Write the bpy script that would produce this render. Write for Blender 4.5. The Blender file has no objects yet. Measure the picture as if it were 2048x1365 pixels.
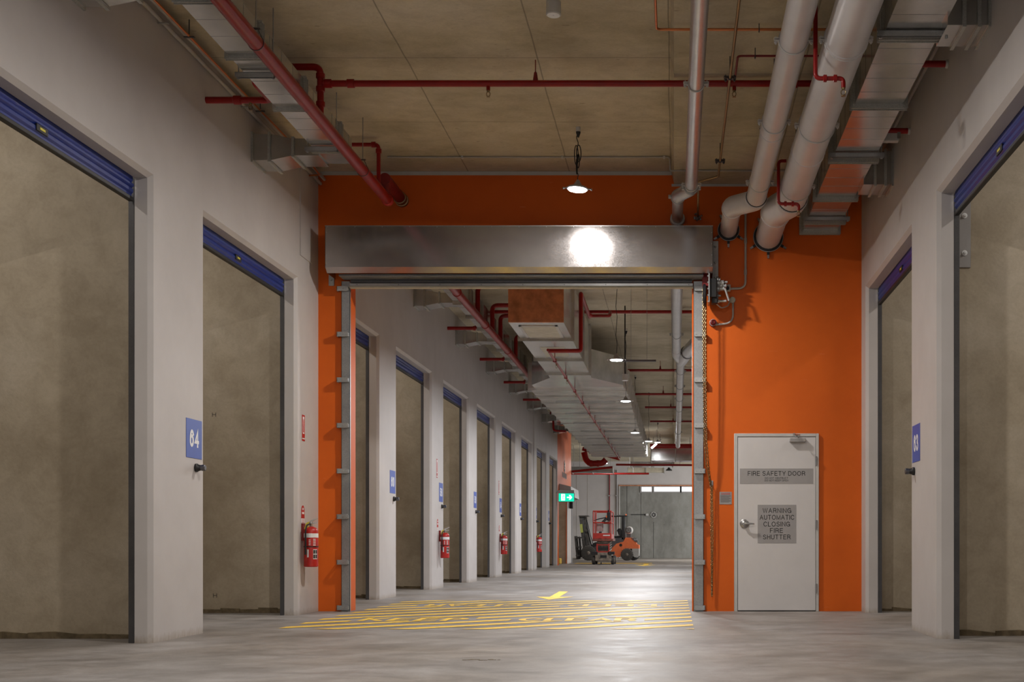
import bpy, bmesh, math, random
from mathutils import Vector, Matrix
random.seed(7)
S = bpy.context.scene
COL = S.collection
PI = math.pi

# ------------------------------------------------------------------ camera
# World: X right, Y down the corridor, Z up. Camera at the origin of X/Y.
F, VX, VY, H = 2400.0, 1349.0, 1087.0, 0.817      # focal length and principal point in 2048x1365 pixels, eye height
cam = bpy.data.cameras.new('camera')
camo = bpy.data.objects.new('camera', cam)
COL.objects.link(camo)
cam.sensor_width = 36.0
cam.sensor_fit = 'HORIZONTAL'
cam.lens = F / 2048 * 36
cam.shift_x = (1024 - VX) / 2048
cam.shift_y = (VY - 682.5) / 2048
cam.clip_start = 0.05
cam.clip_end = 300
camo.location = (0, 0, H)
camo.rotation_euler = (PI / 2, 0, 0)
S.camera = camo

def at(px, py, Y):                                 # the place a pixel shows at distance Y
    return Vector(((px - VX) * Y / F, Y, H - (py - VY) * Y / F))

# ------------------------------------------------------------------ world, light, exposure
W = bpy.data.worlds.new('world')
S.world = W
W.use_nodes = True
bg = W.node_tree.nodes['Background']
bg.inputs[0].default_value = (0.80, 0.88, 1.0, 1)
bg.inputs[1].default_value = 0.25
S.view_settings.view_transform = 'Standard'
S.view_settings.look = 'None'
S.view_settings.exposure = 0.22
S.view_settings.gamma = 1.0
S.cycles.use_denoising = True
S.cycles.max_bounces = 10
S.cycles.diffuse_bounces = 6
S.cycles.sample_clamp_indirect = 6.0

def area(name, loc, rot, sx, sy, power, color, shape='RECTANGLE', spread=PI):
    L = bpy.data.lights.new(name, 'AREA')
    L.shape = shape
    L.size = sx
    L.size_y = sy
    L.energy = power
    L.color = color
    L.spread = spread
    o = bpy.data.objects.new(name, L)
    COL.objects.link(o)
    o.location = loc
    o.rotation_euler = rot
    return o

# soft fill light added out of view behind the camera
area('rear_fill_light', (-1.0, -7.6, 2.2), (PI / 2, 0, 0), 6.0, 4.0, 25, (1.0, 0.96, 0.92))
# unseen fill light added on the right to brighten the far hall
area('hall_fill_light', (7.5, 57.5, 2.6), (0, PI / 2, 0), 4.6, 12, 950, (0.95, 0.97, 1.0))
LAMP_W = 120.0
# bare area lights added inside the storage bays to brighten them, without fittings
for k_ in range(1, 12):
    if k_ != 2 or True:
        area('bay_fill_light', (-6.3, 3.37 + 3.76 * k_ + 1.3, 5.05), (0, 0, 0), 0.3, 1.2, 38, (1.0, 0.94, 0.87))
for y_ in (8.9, 12.7):
    area('bay_fill_light', (4.3, y_, 4.95), (0, 0, 0), 0.3, 1.2, 38, (1.0, 0.94, 0.87))

# ------------------------------------------------------------------ materials
MATS = {}
def newmat(name):
    m = bpy.data.materials.new(name)
    m.use_nodes = True
    nt = m.node_tree
    return m, nt, nt.nodes['Principled BSDF']

def N(nt, typ, **kw):
    n = nt.nodes.new(typ)
    for k, v in kw.items():
        if k.startswith('i_'):
            key = k[2:]
            n.inputs[int(key) if key.isdigit() else key].default_value = v
        else:
            setattr(n, k, v)
    return n

def noise(nt, scale, detail=4, rough=0.6, vec=None, dist=0.0):
    n = N(nt, 'ShaderNodeTexNoise')
    n.inputs['Scale'].default_value = scale
    n.inputs['Detail'].default_value = detail
    n.inputs['Roughness'].default_value = rough
    n.inputs['Distortion'].default_value = dist
    if vec is not None:
        nt.links.new(vec, n.inputs['Vector'])
    return n.outputs['Fac']

def geo(nt, sc=(1, 1, 1), loc=(0, 0, 0)):
    g = N(nt, 'ShaderNodeNewGeometry')
    m = N(nt, 'ShaderNodeMapping')
    m.inputs['Scale'].default_value = sc
    m.inputs['Location'].default_value = loc
    nt.links.new(g.outputs['Position'], m.inputs['Vector'])
    return m.outputs['Vector']

def ramp(nt, fac, stops):
    r = N(nt, 'ShaderNodeValToRGB')
    el = r.color_ramp.elements
    while len(el) < len(stops):
        el.new(0.5)
    for e, (p, c) in zip(el, stops):
        e.position = p
        e.color = (*c, 1) if len(c) == 3 else c
    nt.links.new(fac, r.inputs['Fac'])
    return r.outputs['Color']

def mix(nt, a, b, fac, mode='MIX'):
    m = N(nt, 'ShaderNodeMix', data_type='RGBA', blend_type=mode)
    for s, v in ((m.inputs['Factor'], fac), (m.inputs[6], a), (m.inputs[7], b)):
        if isinstance(v, (int, float)):
            s.default_value = v
        elif isinstance(v, tuple):
            s.default_value = (*v, 1) if len(v) == 3 else v
        else:
            nt.links.new(v, s)
    return m.outputs[2]

def mathn(nt, op, a, b=0.0, c=None):
    m = N(nt, 'ShaderNodeMath', operation=op)
    for i, v in enumerate((a, b) if c is None else (a, b, c)):
        if isinstance(v, (int, float)):
            m.inputs[i].default_value = v
        else:
            nt.links.new(v, m.inputs[i])
    return m.outputs[0]

def bump(nt, b, h, strength=0.2, dist=0.01):
    n = N(nt, 'ShaderNodeBump')
    n.inputs['Strength'].default_value = strength
    n.inputs['Distance'].default_value = dist
    nt.links.new(h, n.inputs['Height'])
    nt.links.new(n.outputs['Normal'], b.inputs['Normal'])

def plain(name, col, rough=0.5, metal=0.0, var=0.12, scale=9.0, spec=0.5, emit=None):
    m, nt, b = newmat(name)
    f = noise(nt, scale, 4, 0.6, geo(nt))
    lo = tuple(max(0, c * (1 - var)) for c in col)
    hi = tuple(min(1, c * (1 + var)) for c in col)
    nt.links.new(ramp(nt, f, [(0.3, lo), (0.7, hi)]), b.inputs['Base Color'])
    b.inputs['Roughness'].default_value = rough
    b.inputs['Metallic'].default_value = metal
    b.inputs['Specular IOR Level'].default_value = spec
    if emit:
        b.inputs['Emission Color'].default_value = (*emit[0], 1)
        b.inputs['Emission Strength'].default_value = emit[1]
    MATS[name] = m
    return m

def line_mask(nt, coord, period, offset, width):
    """1 on thin lines every `period` metres of a coordinate."""
    a = mathn(nt, 'ADD', coord, -offset)
    f = mathn(nt, 'PINGPONG', a, period / 2)
    return mathn(nt, 'LESS_THAN', f, width / 2)

def concrete(name, c1, c2, c3, joints=None, rough=0.8, streak=(1, 1, 1), bumpk=0.25, spots=True):
    m, nt, b = newmat(name)
    v = geo(nt, streak)
    big = noise(nt, 0.9, 5, 0.6, v)
    mid = noise(nt, 3.5, 6, 0.7, v, 0.6)
    fine = noise(nt, 40, 3, 0.6, geo(nt))
    c = ramp(nt, big, [(0.34, c1), (0.5, c2), (0.68, c3)])
    c = mix(nt, c, ramp(nt, mid, [(0.36, (0.62, 0.59, 0.55)), (0.60, (1, 1, 1))]), 0.38, 'MULTIPLY')
    c = mix(nt, c, ramp(nt, fine, [(0.3, (0.88, 0.88, 0.87)), (0.6, (1, 1, 1))]), 0.6, 'MULTIPLY')
    if spots:
        sp = noise(nt, 7, 2, 0.5, geo(nt, (1, 3.5, 2)))
        c = mix(nt, c, ramp(nt, sp, [(0.24, (0.45, 0.42, 0.38)), (0.29, (1, 1, 1))]), 0.7, 'MULTIPLY')
    if joints:
        g = N(nt, 'ShaderNodeNewGeometry')
        s = N(nt, 'ShaderNodeSeparateXYZ')
        wob = N(nt, 'ShaderNodeTexNoise')
        wob.inputs['Scale'].default_value = 1.2
        nt.links.new(g.outputs['Position'], wob.inputs['Vector'])
        nt.links.new(g.outputs['Position'], s.inputs[0])
        for ax, per, off, wd in joints:
            co = mathn(nt, 'MULTIPLY_ADD', wob.outputs['Fac'], 0.03, s.outputs[ax])
            mk = line_mask(nt, co, per, off + 0.015, wd)
            c = mix(nt, c, (0.12, 0.10, 0.075), mathn(nt, 'MULTIPLY', mk, 0.55))
    nt.links.new(c, b.inputs['Base Color'])
    b.inputs['Roughness'].default_value = rough
    bump(nt, b, mathn(nt, 'ADD', mid, fine), bumpk, 0.004)
    MATS[name] = m
    return m

def metal(name, col, rough=0.3, spangle=0.25, streak=(1, 1, 1), var=0.3, metallic=0.9):
    m, nt, b = newmat(name)
    vo = N(nt, 'ShaderNodeTexVoronoi')
    vo.inputs['Scale'].default_value = 150
    nt.links.new(geo(nt, streak), vo.inputs['Vector'])
    s = N(nt, 'ShaderNodeSeparateColor')
    nt.links.new(vo.outputs['Color'], s.inputs[0])
    big = noise(nt, 2.2, 5, 0.65, geo(nt))
    c = ramp(nt, big, [(0.3, tuple(x * (1 - var) for x in col)), (0.7, col)])
    c = mix(nt, c, ramp(nt, s.outputs[0], [(0, (1 - spangle,) * 3), (1, (1, 1, 1))]), 1.0, 'MULTIPLY')
    nt.links.new(c, b.inputs['Base Color'])
    b.inputs['Metallic'].default_value = metallic
    r = mathn(nt, 'MULTIPLY_ADD', s.outputs[1], 0.04, rough - 0.06)
    r = mathn(nt, 'MULTIPLY_ADD', noise(nt, 5, 4, 0.6, geo(nt)), 0.10, r)
    nt.links.new(r, b.inputs['Roughness'])
    MATS[name] = m
    return m

concrete('bay_concrete', (0.38, 0.315, 0.225), (0.46, 0.39, 0.29), (0.54, 0.47, 0.37), rough=0.75, spots=False)
concrete('slab_concrete', (0.46, 0.40, 0.28), (0.58, 0.51, 0.37), (0.66, 0.59, 0.46),
         joints=[(0, 1.21, -1.26, 0.013), (1, 1.68, 11.0, 0.010)], rough=0.9, streak=(0.9, 1.2, 1))
concrete('far_concrete', (0.19, 0.188, 0.17), (0.25, 0.248, 0.228), (0.31, 0.31, 0.29), rough=0.8, streak=(1, 1, .5))

# floor: power-floated slab, sweeps running across, dull sheen
m, nt, b = newmat('floor_concrete')
v = geo(nt, (1.0, 0.8, 1))
n1 = noise(nt, 1.1, 7, 0.68, v, 0.3)
n2 = noise(nt, 3.4, 10, 0.76, geo(nt, (0.8, 1.1, 1)), 0.35)
n3 = noise(nt, 60, 2, 0.5, geo(nt))
n4 = noise(nt, 0.5, 3, 0.5, geo(nt))
c = ramp(nt, n1, [(0.32, (0.225, 0.208, 0.196)), (0.50, (0.30, 0.282, 0.270)), (0.68, (0.375, 0.358, 0.35))])
c = mix(nt, c, ramp(nt, n2, [(0.34, (0.55, 0.54, 0.52)), (0.58, (1, 1, 1))]), 0.75, 'MULTIPLY')
c = mix(nt, c, ramp(nt, n3, [(0.3, (0.85, 0.85, 0.84)), (0.6, (1, 1, 1))]), 0.5, 'MULTIPLY')
c = mix(nt, c, ramp(nt, n4, [(0.35, (0.86, 0.80, 0.72)), (0.6, (1, 1, 1))]), 0.8, 'MULTIPLY')
nt.links.new(c, b.inputs['Base Color'])
nt.links.new(ramp(nt, n2, [(0.3, (0.40,) * 3), (0.75, (0.62,) * 3)]), b.inputs['Roughness'])
bump(nt, b, mathn(nt, 'ADD', n2, n3), 0.12, 0.003)
b.inputs['Specular IOR Level'].default_value = 0.14
MATS['floor_concrete'] = m

# painted precast wall: slightly uneven white paint, grime near the base
m, nt, b = newmat('white_paint')
g = N(nt, 'ShaderNodeNewGeometry')
s = N(nt, 'ShaderNodeSeparateXYZ')
nt.links.new(g.outputs['Position'], s.inputs[0])
nz = noise(nt, 2.0, 5, 0.6, geo(nt))
nf = noise(nt, 30, 3, 0.6, geo(nt, (1, 1, 0.4)))
c = ramp(nt, nz, [(0.3, (0.49, 0.46, 0.445)), (0.7, (0.54, 0.51, 0.495))])
low = mathn(nt, 'ADD', s.outputs[2], mathn(nt, 'MULTIPLY', nf, 0.12))
c = mix(nt, c, ramp(nt, low, [(0.05, (0.72, 0.66, 0.58)), (0.13, (1, 1, 1))]), 1.0, 'MULTIPLY')
nt.links.new(c, b.inputs['Base Color'])
b.inputs['Roughness'].default_value = 0.55
bump(nt, b, nf, 0.12, 0.003)
MATS['white_paint'] = m

# orange fire wall paint
m, nt, b = newmat('orange_paint')
nz = noise(nt, 1.3, 5, 0.6, geo(nt))
nf = noise(nt, 25, 3, 0.6, geo(nt))
c = ramp(nt, nz, [(0.3, (0.62, 0.106, 0.006)), (0.7, (0.71, 0.130, 0.008))])
sc = noise(nt, 3.0, 2, 0.5, geo(nt, (1, 1, 14)))
c = mix(nt, c, ramp(nt, sc, [(0.74, (0, 0, 0)), (0.76, (0.5, 0.5, 0.5))]), 0.12, 'ADD')
nt.links.new(c, b.inputs['Base Color'])
b.inputs['Roughness'].default_value = 0.5
b.inputs['Specular IOR Level'].default_value = 0.3
bump(nt, b, nf, 0.08, 0.002)
MATS['orange_paint'] = m

metal('galv', (0.50, 0.51, 0.51), 0.36, 0.12, metallic=0.6)
metal('galv_hood', (0.48, 0.46, 0.46), 0.14, 0.04, var=0.15)
metal('galv_duct', (0.60, 0.59, 0.57), 0.17, 0.04, metallic=0.8)
metal('galv_wide', (0.78, 0.78, 0.75), 0.22, 0.05, metallic=0.62)
metal('galv_rail', (0.44, 0.45, 0.46), 0.40, 0.2, metallic=0.7)
metal('galv_pipe', (0.66, 0.66, 0.67), 0.30, 0.06, streak=(1, 0.25, 1), var=0.15, metallic=0.75)
metal('flange_metal', (0.56, 0.56, 0.52), 0.38, 0.25, metallic=0.35)
metal('steel', (0.50, 0.50, 0.50), 0.3, 0.05)
metal('dark_steel', (0.16, 0.16, 0.17), 0.45, 0.1)
metal('copper', (0.72, 0.26, 0.10), 0.3, 0.0)
metal('brass_chain', (0.36, 0.26, 0.13), 0.4, 0.2)
metal('rusty_pipe', (0.42, 0.30, 0.18), 0.5, 0.1)
plain('red_pipe', (0.27, 0.007, 0.006), 0.30, spec=0.35)
plain('red_paint', (0.44, 0.016, 0.012), 0.4)
plain('dark_red', (0.20, 0.008, 0.008), 0.5)
plain('white_pipe', (0.57, 0.545, 0.545), 0.30, var=0.06, scale=3)
plain('blue_metal', (0.010, 0.030, 0.22), 0.36, 0.0, spec=0.4)
plain('blue_sign', (0.04, 0.09, 0.40), 0.45, var=0.04)
plain('white_mark', (0.78, 0.79, 0.80), 0.5, var=0.03)
plain('door_white', (0.62, 0.60, 0.595), 0.42, var=0.03, scale=3)
plain('frame_white', (0.52, 0.51, 0.49), 0.45, var=0.05)
plain('plate_grey', (0.34, 0.325, 0.32), 0.45, 0.1, var=0.04)
plain('black', (0.012, 0.012, 0.013), 0.5)
plain('black_rubber', (0.065, 0.06, 0.054), 0.8, var=0.3, scale=20)
plain('ink', (0.02, 0.02, 0.02), 0.7)
plain('grey_conduit', (0.40, 0.37, 0.34), 0.5, var=0.08)
plain('grey_plastic', (0.50, 0.50, 0.50), 0.5)
plain('yellow_paint', (0.80, 0.52, 0.06), 0.6, var=0.2, scale=14)
plain('joint_mortar', (0.14, 0.105, 0.06), 0.9, var=0.4, scale=12)
plain('yellow_tag', (0.75, 0.65, 0.06), 0.5)
plain('board_brown', (0.46, 0.19, 0.095), 0.75, var=0.35, scale=6)
plain('panel_cream', (0.52, 0.48, 0.38), 0.6)
plain('lift_red', (0.50, 0.035, 0.022), 0.45, var=0.2)
plain('lift_grey', (0.24, 0.205, 0.165), 0.75, var=0.55)
plain('lift_rust', (0.24, 0.07, 0.05), 0.7, var=0.6)
plain('truck_orange', (0.78, 0.17, 0.05), 0.4, var=0.08)
plain('truck_grey', (0.38, 0.38, 0.37), 0.5)
plain('mast_dark', (0.075, 0.07, 0.065), 0.6, 0.2, var=0.6)
plain('tag_yellowgreen', (0.45, 0.50, 0.12), 0.6)
plain('exit_green', (0.0, 0.45, 0.28), 0.5, var=0.0, emit=((0.0, 0.62, 0.38), 1.1))
plain('exit_white', (0.9, 0.95, 0.9), 0.5, var=0.0, emit=((0.8, 1.0, 0.9), 1.6))
plain('lamp_glow', (1, 1, 1), 0.5, var=0.0, emit=((0.93, 0.96, 1.0), 28.0))
plain('sky_glass', (0.9, 0.95, 1.0), 0.3, var=0.0, emit=((0.95, 0.98, 1.0), 1.6))

# ------------------------------------------------------------------ mesh helpers
WLOC = {}
class MB:
    def __init__(self, M=None):
        self.v, self.f, self.sm, self.M = [], [], [], M
    def add(self, vs, fs, smooth=False):
        k = len(self.v)
        if self.M is not None:
            vs = [self.M @ Vector(p) for p in vs]
        self.v += [tuple(p) for p in vs]
        self.f += [tuple(i + k for i in q) for q in fs]
        self.sm += [smooth] * len(fs)
        return self
    def box(self, x0, x1, y0, y1, z0, z1, c=0.0):
        x0, x1 = sorted((x0, x1)); y0, y1 = sorted((y0, y1)); z0, z1 = sorted((z0, z1))
        if c <= 0:
            vs = [(x, y, z) for x in (x0, x1) for y in (y0, y1) for z in (z0, z1)]
            fs = [(0, 1, 3, 2), (4, 6, 7, 5), (0, 4, 5, 1), (2, 3, 7, 6), (0, 2, 6, 4), (1, 5, 7, 3)]
            return self.add(vs, fs)
        bm = bmesh.new()
        bmesh.ops.create_cube(bm, size=1)
        for q in bm.verts:
            q.co = Vector(((x0 + x1) / 2 + q.co.x * (x1 - x0), (y0 + y1) / 2 + q.co.y * (y1 - y0), (z0 + z1) / 2 + q.co.z * (z1 - z0)))
        c = min(c, (x1 - x0) * .45, (y1 - y0) * .45, (z1 - z0) * .45)
        bmesh.ops.bevel(bm, geom=bm.edges[:], offset=c, segments=1, affect='EDGES')
        bm.verts.index_update()
        vs = [tuple(q.co) for q in bm.verts]
        fs = [tuple(w.index for w in q.verts) for q in bm.faces]
        bm.free()
        return self.add(vs, fs)
    def quad(self, a, b, c, d):
        return self.add([a, b, c, d], [(0, 1, 2, 3)])
    def poly(self, pts):
        return self.add(pts, [tuple(range(len(pts)))])
    def prism(self, pts, d):
        """pts: closed 3-D polygon, d: extrusion vector"""
        n = len(pts); d = Vector(d)
        vs = [Vector(p) for p in pts] + [Vector(p) + d for p in pts]
        fs = [tuple(range(n))[::-1], tuple(range(n, 2 * n))] + [(i, (i + 1) % n, n + (i + 1) % n, n + i) for i in range(n)]
        return self.add(vs, fs)
    def tube(self, pts, r, seg=12, cap=True, closed=False):
        pts = [Vector(p) for p in pts]
        n = len(pts)
        rs = r if isinstance(r, (list, tuple)) else [r] * n
        rings = []
        t0 = (pts[1] - pts[0]).normalized()
        up = Vector((0, 0, 1)) if abs(t0.z) < 0.9 else Vector((1, 0, 0))
        u = t0.cross(up).normalized()
        for i, p in enumerate(pts):
            if closed:
                t = (pts[(i + 1) % n] - pts[i - 1]).normalized()
            elif i == 0:
                t = t0
            elif i == n - 1:
                t = (pts[-1] - pts[-2]).normalized()
            else:
                t = ((pts[i + 1] - p).normalized() + (p - pts[i - 1]).normalized())
                t = t.normalized() if t.length > 1e-6 else t0
            u = (u - t * u.dot(t))
            u = u.normalized() if u.length > 1e-6 else t.orthogonal().normalized()
            w = t.cross(u)
            rings.append([p + (u * math.cos(a) + w * math.sin(a)) * rs[i] for a in [2 * PI * k / seg for k in range(seg)]])
        vs = [q for ring in rings for q in ring]
        fs = []
        m_ = n if closed else n - 1
        for i in range(m_):
            j = (i + 1) % n
            for k in range(seg):
                fs.append((i * seg + k, i * seg + (k + 1) % seg, j * seg + (k + 1) % seg, j * seg + k))
        self.add(vs, fs, True)
        if cap and not closed:
            self.add(rings[0][::-1], [tuple(range(seg))])
            self.add(rings[-1], [tuple(range(seg))])
        return self
    def cyl(self, a, b, r, seg=16, r2=None):
        return self.tube([a, b], [r, r if r2 is None else r2], seg)
    def lathe(self, c, axis, prof, seg=20):
        """prof: list of (distance along axis, radius)"""
        c = Vector(c); axis = Vector(axis).normalized()
        u = axis.orthogonal().normalized(); w = axis.cross(u)
        vs, fs = [], []
        for d, r in prof:
            for k in range(seg):
                a = 2 * PI * k / seg
                vs.append(c + axis * d + (u * math.cos(a) + w * math.sin(a)) * max(r, 1e-4))
        for i in range(len(prof) - 1):
            for k in range(seg):
                fs.append((i * seg + k, i * seg + (k + 1) % seg, (i + 1) * seg + (k + 1) % seg, (i + 1) * seg + k))
        self.add(vs, fs, True)
        n = len(prof)
        self.add(vs[:seg][::-1], [tuple(range(seg))])
        self.add(vs[(n - 1) * seg:], [tuple(range(seg))])
        return self
    def torus(self, c, axis, R, r, seg=28, rs=8):
        c = Vector(c); axis = Vector(axis).normalized()
        u = axis.orthogonal().normalized(); w = axis.cross(u)
        return self.tube([c + (u * math.cos(a) + w * math.sin(a)) * R for a in [2 * PI * k / seg for k in range(seg)]], r, rs, closed=True)
    def build(self, name, mat, parent=None, **kw):
        me = bpy.data.meshes.new(name)
        o = bpy.data.objects.new(name, me)
        if parent is not None:
            off = WLOC[parent.name]
            o.parent = parent
        else:
            xs, ys, zs = zip(*self.v)
            off = Vector(((min(xs) + max(xs)) / 2, (min(ys) + max(ys)) / 2, min(zs)))
            o.location = off
        WLOC[o.name] = off.copy() if hasattr(off, 'copy') else off
        me.from_pydata([tuple(Vector(p) - off) for p in self.v], [], self.f)
        me.polygons.foreach_set('use_smooth', self.sm)
        bm = bmesh.new(); bm.from_mesh(me)
        bmesh.ops.recalc_face_normals(bm, faces=bm.faces[:])
        bm.to_mesh(me); bm.free()
        try:
            me.set_sharp_from_angle(angle=math.radians(40))
        except Exception:
            pass
        me.materials.append(MATS[mat])
        COL.objects.link(o)
        for k, val in kw.items():
            o[k] = val
        return o

def thing(name, label, cat, loc, group=None, kind=None):
    o = bpy.data.objects.new(name, None)
    COL.objects.link(o)
    o.empty_display_size = 0.1
    o.location = loc
    WLOC[o.name] = Vector(loc)
    if label: o['label'] = label
    if cat: o['category'] = cat
    if group: o['group'] = group
    if kind: o['kind'] = kind
    return o

def tag(o, label, cat, group=None):
    o['label'] = label; o['category'] = cat
    if group: o['group'] = group
    return o

def struct(mb, name, mat, parent=None):
    o = mb.build(name, mat, parent)
    if parent is None:
        o['kind'] = 'structure'
    return o

def copy_tree(o, parent=None):
    c = o.copy(); COL.objects.link(c); c.parent = parent
    for ch in [x for x in o.children]:
        copy_tree(ch, c)
    return c

def fillet(pts, r, n=7):
    pts = [Vector(p) for p in pts]
    out = [pts[0]]
    for i in range(1, len(pts) - 1):
        a, p, c = pts[i - 1], pts[i], pts[i + 1]
        d1, d2 = (a - p), (c - p)
        ang = d1.angle(d2)
        t = min(r / math.tan(ang / 2) if ang > 1e-3 else 0, d1.length * .49, d2.length * .49)
        p1, p2 = p + d1.normalized() * t, p + d2.normalized() * t
        for k in range(n + 1):
            s_ = k / n
            out.append(p1 * (1 - s_) ** 2 + p * 2 * s_ * (1 - s_) + p2 * s_ ** 2)
    out.append(pts[-1])
    return out

# plain sans-serif lettering drawn as strokes: each glyph is a list of polylines in a box w x 1
def _arc(cx, cy, rx, ry, a0, a1, n=10):
    return [(cx + rx * math.cos(math.radians(a0 + (a1 - a0) * k / n)), cy + ry * math.sin(math.radians(a0 + (a1 - a0) * k / n))) for k in range(n + 1)]
def _glyphs():
    G = {}
    G['A'] = (.72, [[(0, 0), (.36, 1), (.72, 0)], [(.13, .35), (.59, .35)]])
    G['B'] = (.62, [[(0, 0), (0, 1), (.34, 1)] + _arc(.34, .76, .24, .24, 90, -90) + [(0, .52)], [(.34, .52)] + _arc(.36, .26, .26, .26, 90, -90) + [(0, 0)]])
    G['C'] = (.72, [_arc(.38, .5, .38, .5, 38, 322, 18)])
    G['D'] = (.68, [[(0, 0), (0, 1), (.28, 1)] + _arc(.28, .5, .40, .5, 90, -90, 14) + [(0, 0)]])
    G['E'] = (.58, [[(.58, 1), (0, 1), (0, 0), (.58, 0)], [(0, .52), (.52, .52)]])
    G['F'] = (.55, [[(.55, 1), (0, 1), (0, 0)], [(0, .50), (.48, .50)]])
    G['G'] = (.76, [_arc(.39, .5, .39, .5, 42, 345, 18), [(.42, .46), (.76, .46), (.76, .02)]])
    G['H'] = (.64, [[(0, 0), (0, 1)], [(.64, 0), (.64, 1)], [(0, .52), (.64, .52)]])
    G['I'] = (.0, [[(0, 0), (0, 1)]])
    G['K'] = (.62, [[(0, 0), (0, 1)], [(.6, 1), (0, .38)], [(.2, .56), (.62, 0)]])
    G['L'] = (.52, [[(0, 1), (0, 0), (.52, 0)]])
    G['M'] = (.78, [[(0, 0), (0, 1), (.39, .05), (.78, 1), (.78, 0)]])
    G['N'] = (.64, [[(0, 0), (0, 1), (.64, 0), (.64, 1)]])
    G['O'] = (.80, [_arc(.40, .5, .40, .5, 90, 450, 24)])
    G['P'] = (.60, [[(0, 0), (0, 1), (.33, 1)] + _arc(.33, .74, .27, .26, 90, -90) + [(0, .48)]])
    G['R'] = (.64, [[(0, 0), (0, 1), (.36, 1)] + _arc(.36, .75, .26, .25, 90, -90) + [(0, .50)], [(.36, .50), (.56, .40), (.60, .12), (.64, 0)]])
    G['S'] = (.62, [_arc(.31, .75, .28, .25, 20, 265, 12) + _arc(.31, .26, .31, .26, 85, -160, 12)])
    G['T'] = (.62, [[(0, 1), (.62, 1)], [(.31, 1), (.31, 0)]])
    G['U'] = (.64, [[(0, 1), (0, .32)] + _arc(.32, .32, .32, .32, 180, 360) + [(.64, 1)]])
    G['V'] = (.66, [[(0, 1), (.33, 0), (.66, 1)]])
    G['W'] = (.98, [[(0, 1), (.24, 0), (.49, 1), (.74, 0), (.98, 1)]])
    G['Y'] = (.66, [[(0, 1), (.33, .44), (.66, 1)], [(.33, .44), (.33, 0)]])
    G['0'] = (.54, [_arc(.27, .5, .27, .5, 90, 450, 22)])
    G['2'] = (.54, [_arc(.27, .72, .26, .28, 165, -40, 10) + [(0, 0), (.54, 0)]])
    G['3'] = (.54, [_arc(.26, .75, .24, .25, 160, -80, 10), _arc(.26, .27, .27, .27, 88, -165, 12)])
    G['4'] = (.58, [[(.44, 0), (.44, 1), (0, .28), (.58, .28)]])
    G['5'] = (.54, [[(.50, 1), (.10, 1), (.04, .50)] + _arc(.26, .32, .27, .32, 130, -155, 14)])
    G['6'] = (.54, [_arc(.27, .33, .26, .33, 90, 450, 18), [(.02, .36)] + _arc(.30, .50, .28, .50, 185, 35, 10)])
    G['8'] = (.54, [_arc(.27, .27, .27, .27, 90, 450, 18), _arc(.27, .76, .23, .24, 90, 450, 18)])
    return G
GLYPH = _glyphs()
def text(mb, body, size, origin, ux, uy, bold=0.0, ext=0.0, fit=None, weight=.13):
    """stroke lettering of the height fit[1] and width fit[0], centred on origin"""
    x, lines = 0.0, []
    for ch in body:
        if ch == ' ':
            x += .42; continue
        w, pl = GLYPH[ch]
        lines += [[(x + p[0], p[1]) for p in q] for q in pl]
        x += w + .20 + weight
    wtot = x - .20 - weight
    W_, H_ = fit
    t = weight * H_ / 2
    kx, ky = (W_ - 2 * t) / wtot, (H_ - 2 * t)
    o, ux, uy = Vector(origin), Vector(ux), Vector(uy)
    uz = ux.cross(uy); layer = 0; lift = 2.5e-5 + 2e-8
    for q in lines:
        P = [Vector((p[0] * kx - (W_ - 2 * t) / 2, p[1] * ky - (H_ - 2 * t) / 2)) for p in q]
        P = [P[0]] + [b_ for a_, b_ in zip(P[:-1], P[1:]) if (b_ - a_).length > 1e-6]
        closed = (P[0] - P[-1]).length < 1e-6
        if closed: P = P[:-1]
        n = len(P); Lf, Rt = [], []
        for i in range(n):
            a = P[i - 1] if (i or closed) else None
            b = P[(i + 1) % n] if (i < n - 1 or closed) else None
            d1 = (P[i] - a).normalized() if a is not None else None
            d2 = (b - P[i]).normalized() if b is not None else None
            if d1 is None: d1 = d2
            if d2 is None: d2 = d1
            m_ = Vector((-(d1.y + d2.y), d1.x + d2.x))
            m_ = m_.normalized() if m_.length > 1e-5 else Vector((-d1.y, d1.x))
            k = t / max(.42, m_.dot(Vector((-d1.y, d1.x))))
            e = Vector((0, 0))
            if not closed and i == 0: e = -d2 * t * .9
            if not closed and i == n - 1: e = d1 * t * .9
            Lf.append(P[i] + m_ * k + e); Rt.append(P[i] - m_ * k + e)
        for i in range(n if closed else n - 1):      # hair-thin steps keep crossing strokes from sharing one plane
            layer += 1
            h = uz * (layer % 40) * lift
            j = (i + 1) % n
            mb.add([o + ux * v.x + uy * v.y + h for v in (Lf[i], Lf[j], Rt[j], Rt[i])], [(0, 1, 2, 3)])

# ------------------------------------------------------------------ the setting
XL, XR = -4.266, 2.2395
YW, YW2 = 14.37, 14.62             # fire wall front and back faces
ZC, ZC2 = 5.27, 5.12               # slab soffit left and right of the step
XSTEP = -0.035
ZL = 3.80                          # underside of the bay lintels
Y0, YEND, YFAR = -8.0, 49.5, 65.4
LEFT_NEAR = [3.37 + 3.76 * k for k in range(11)]
LEFT_OPEN = [(a, a + 2.66) for a in LEFT_NEAR]
RIGHT_OPEN = [(3.75, 6.42), (7.55, 10.22), (11.36, 14.04)]

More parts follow.
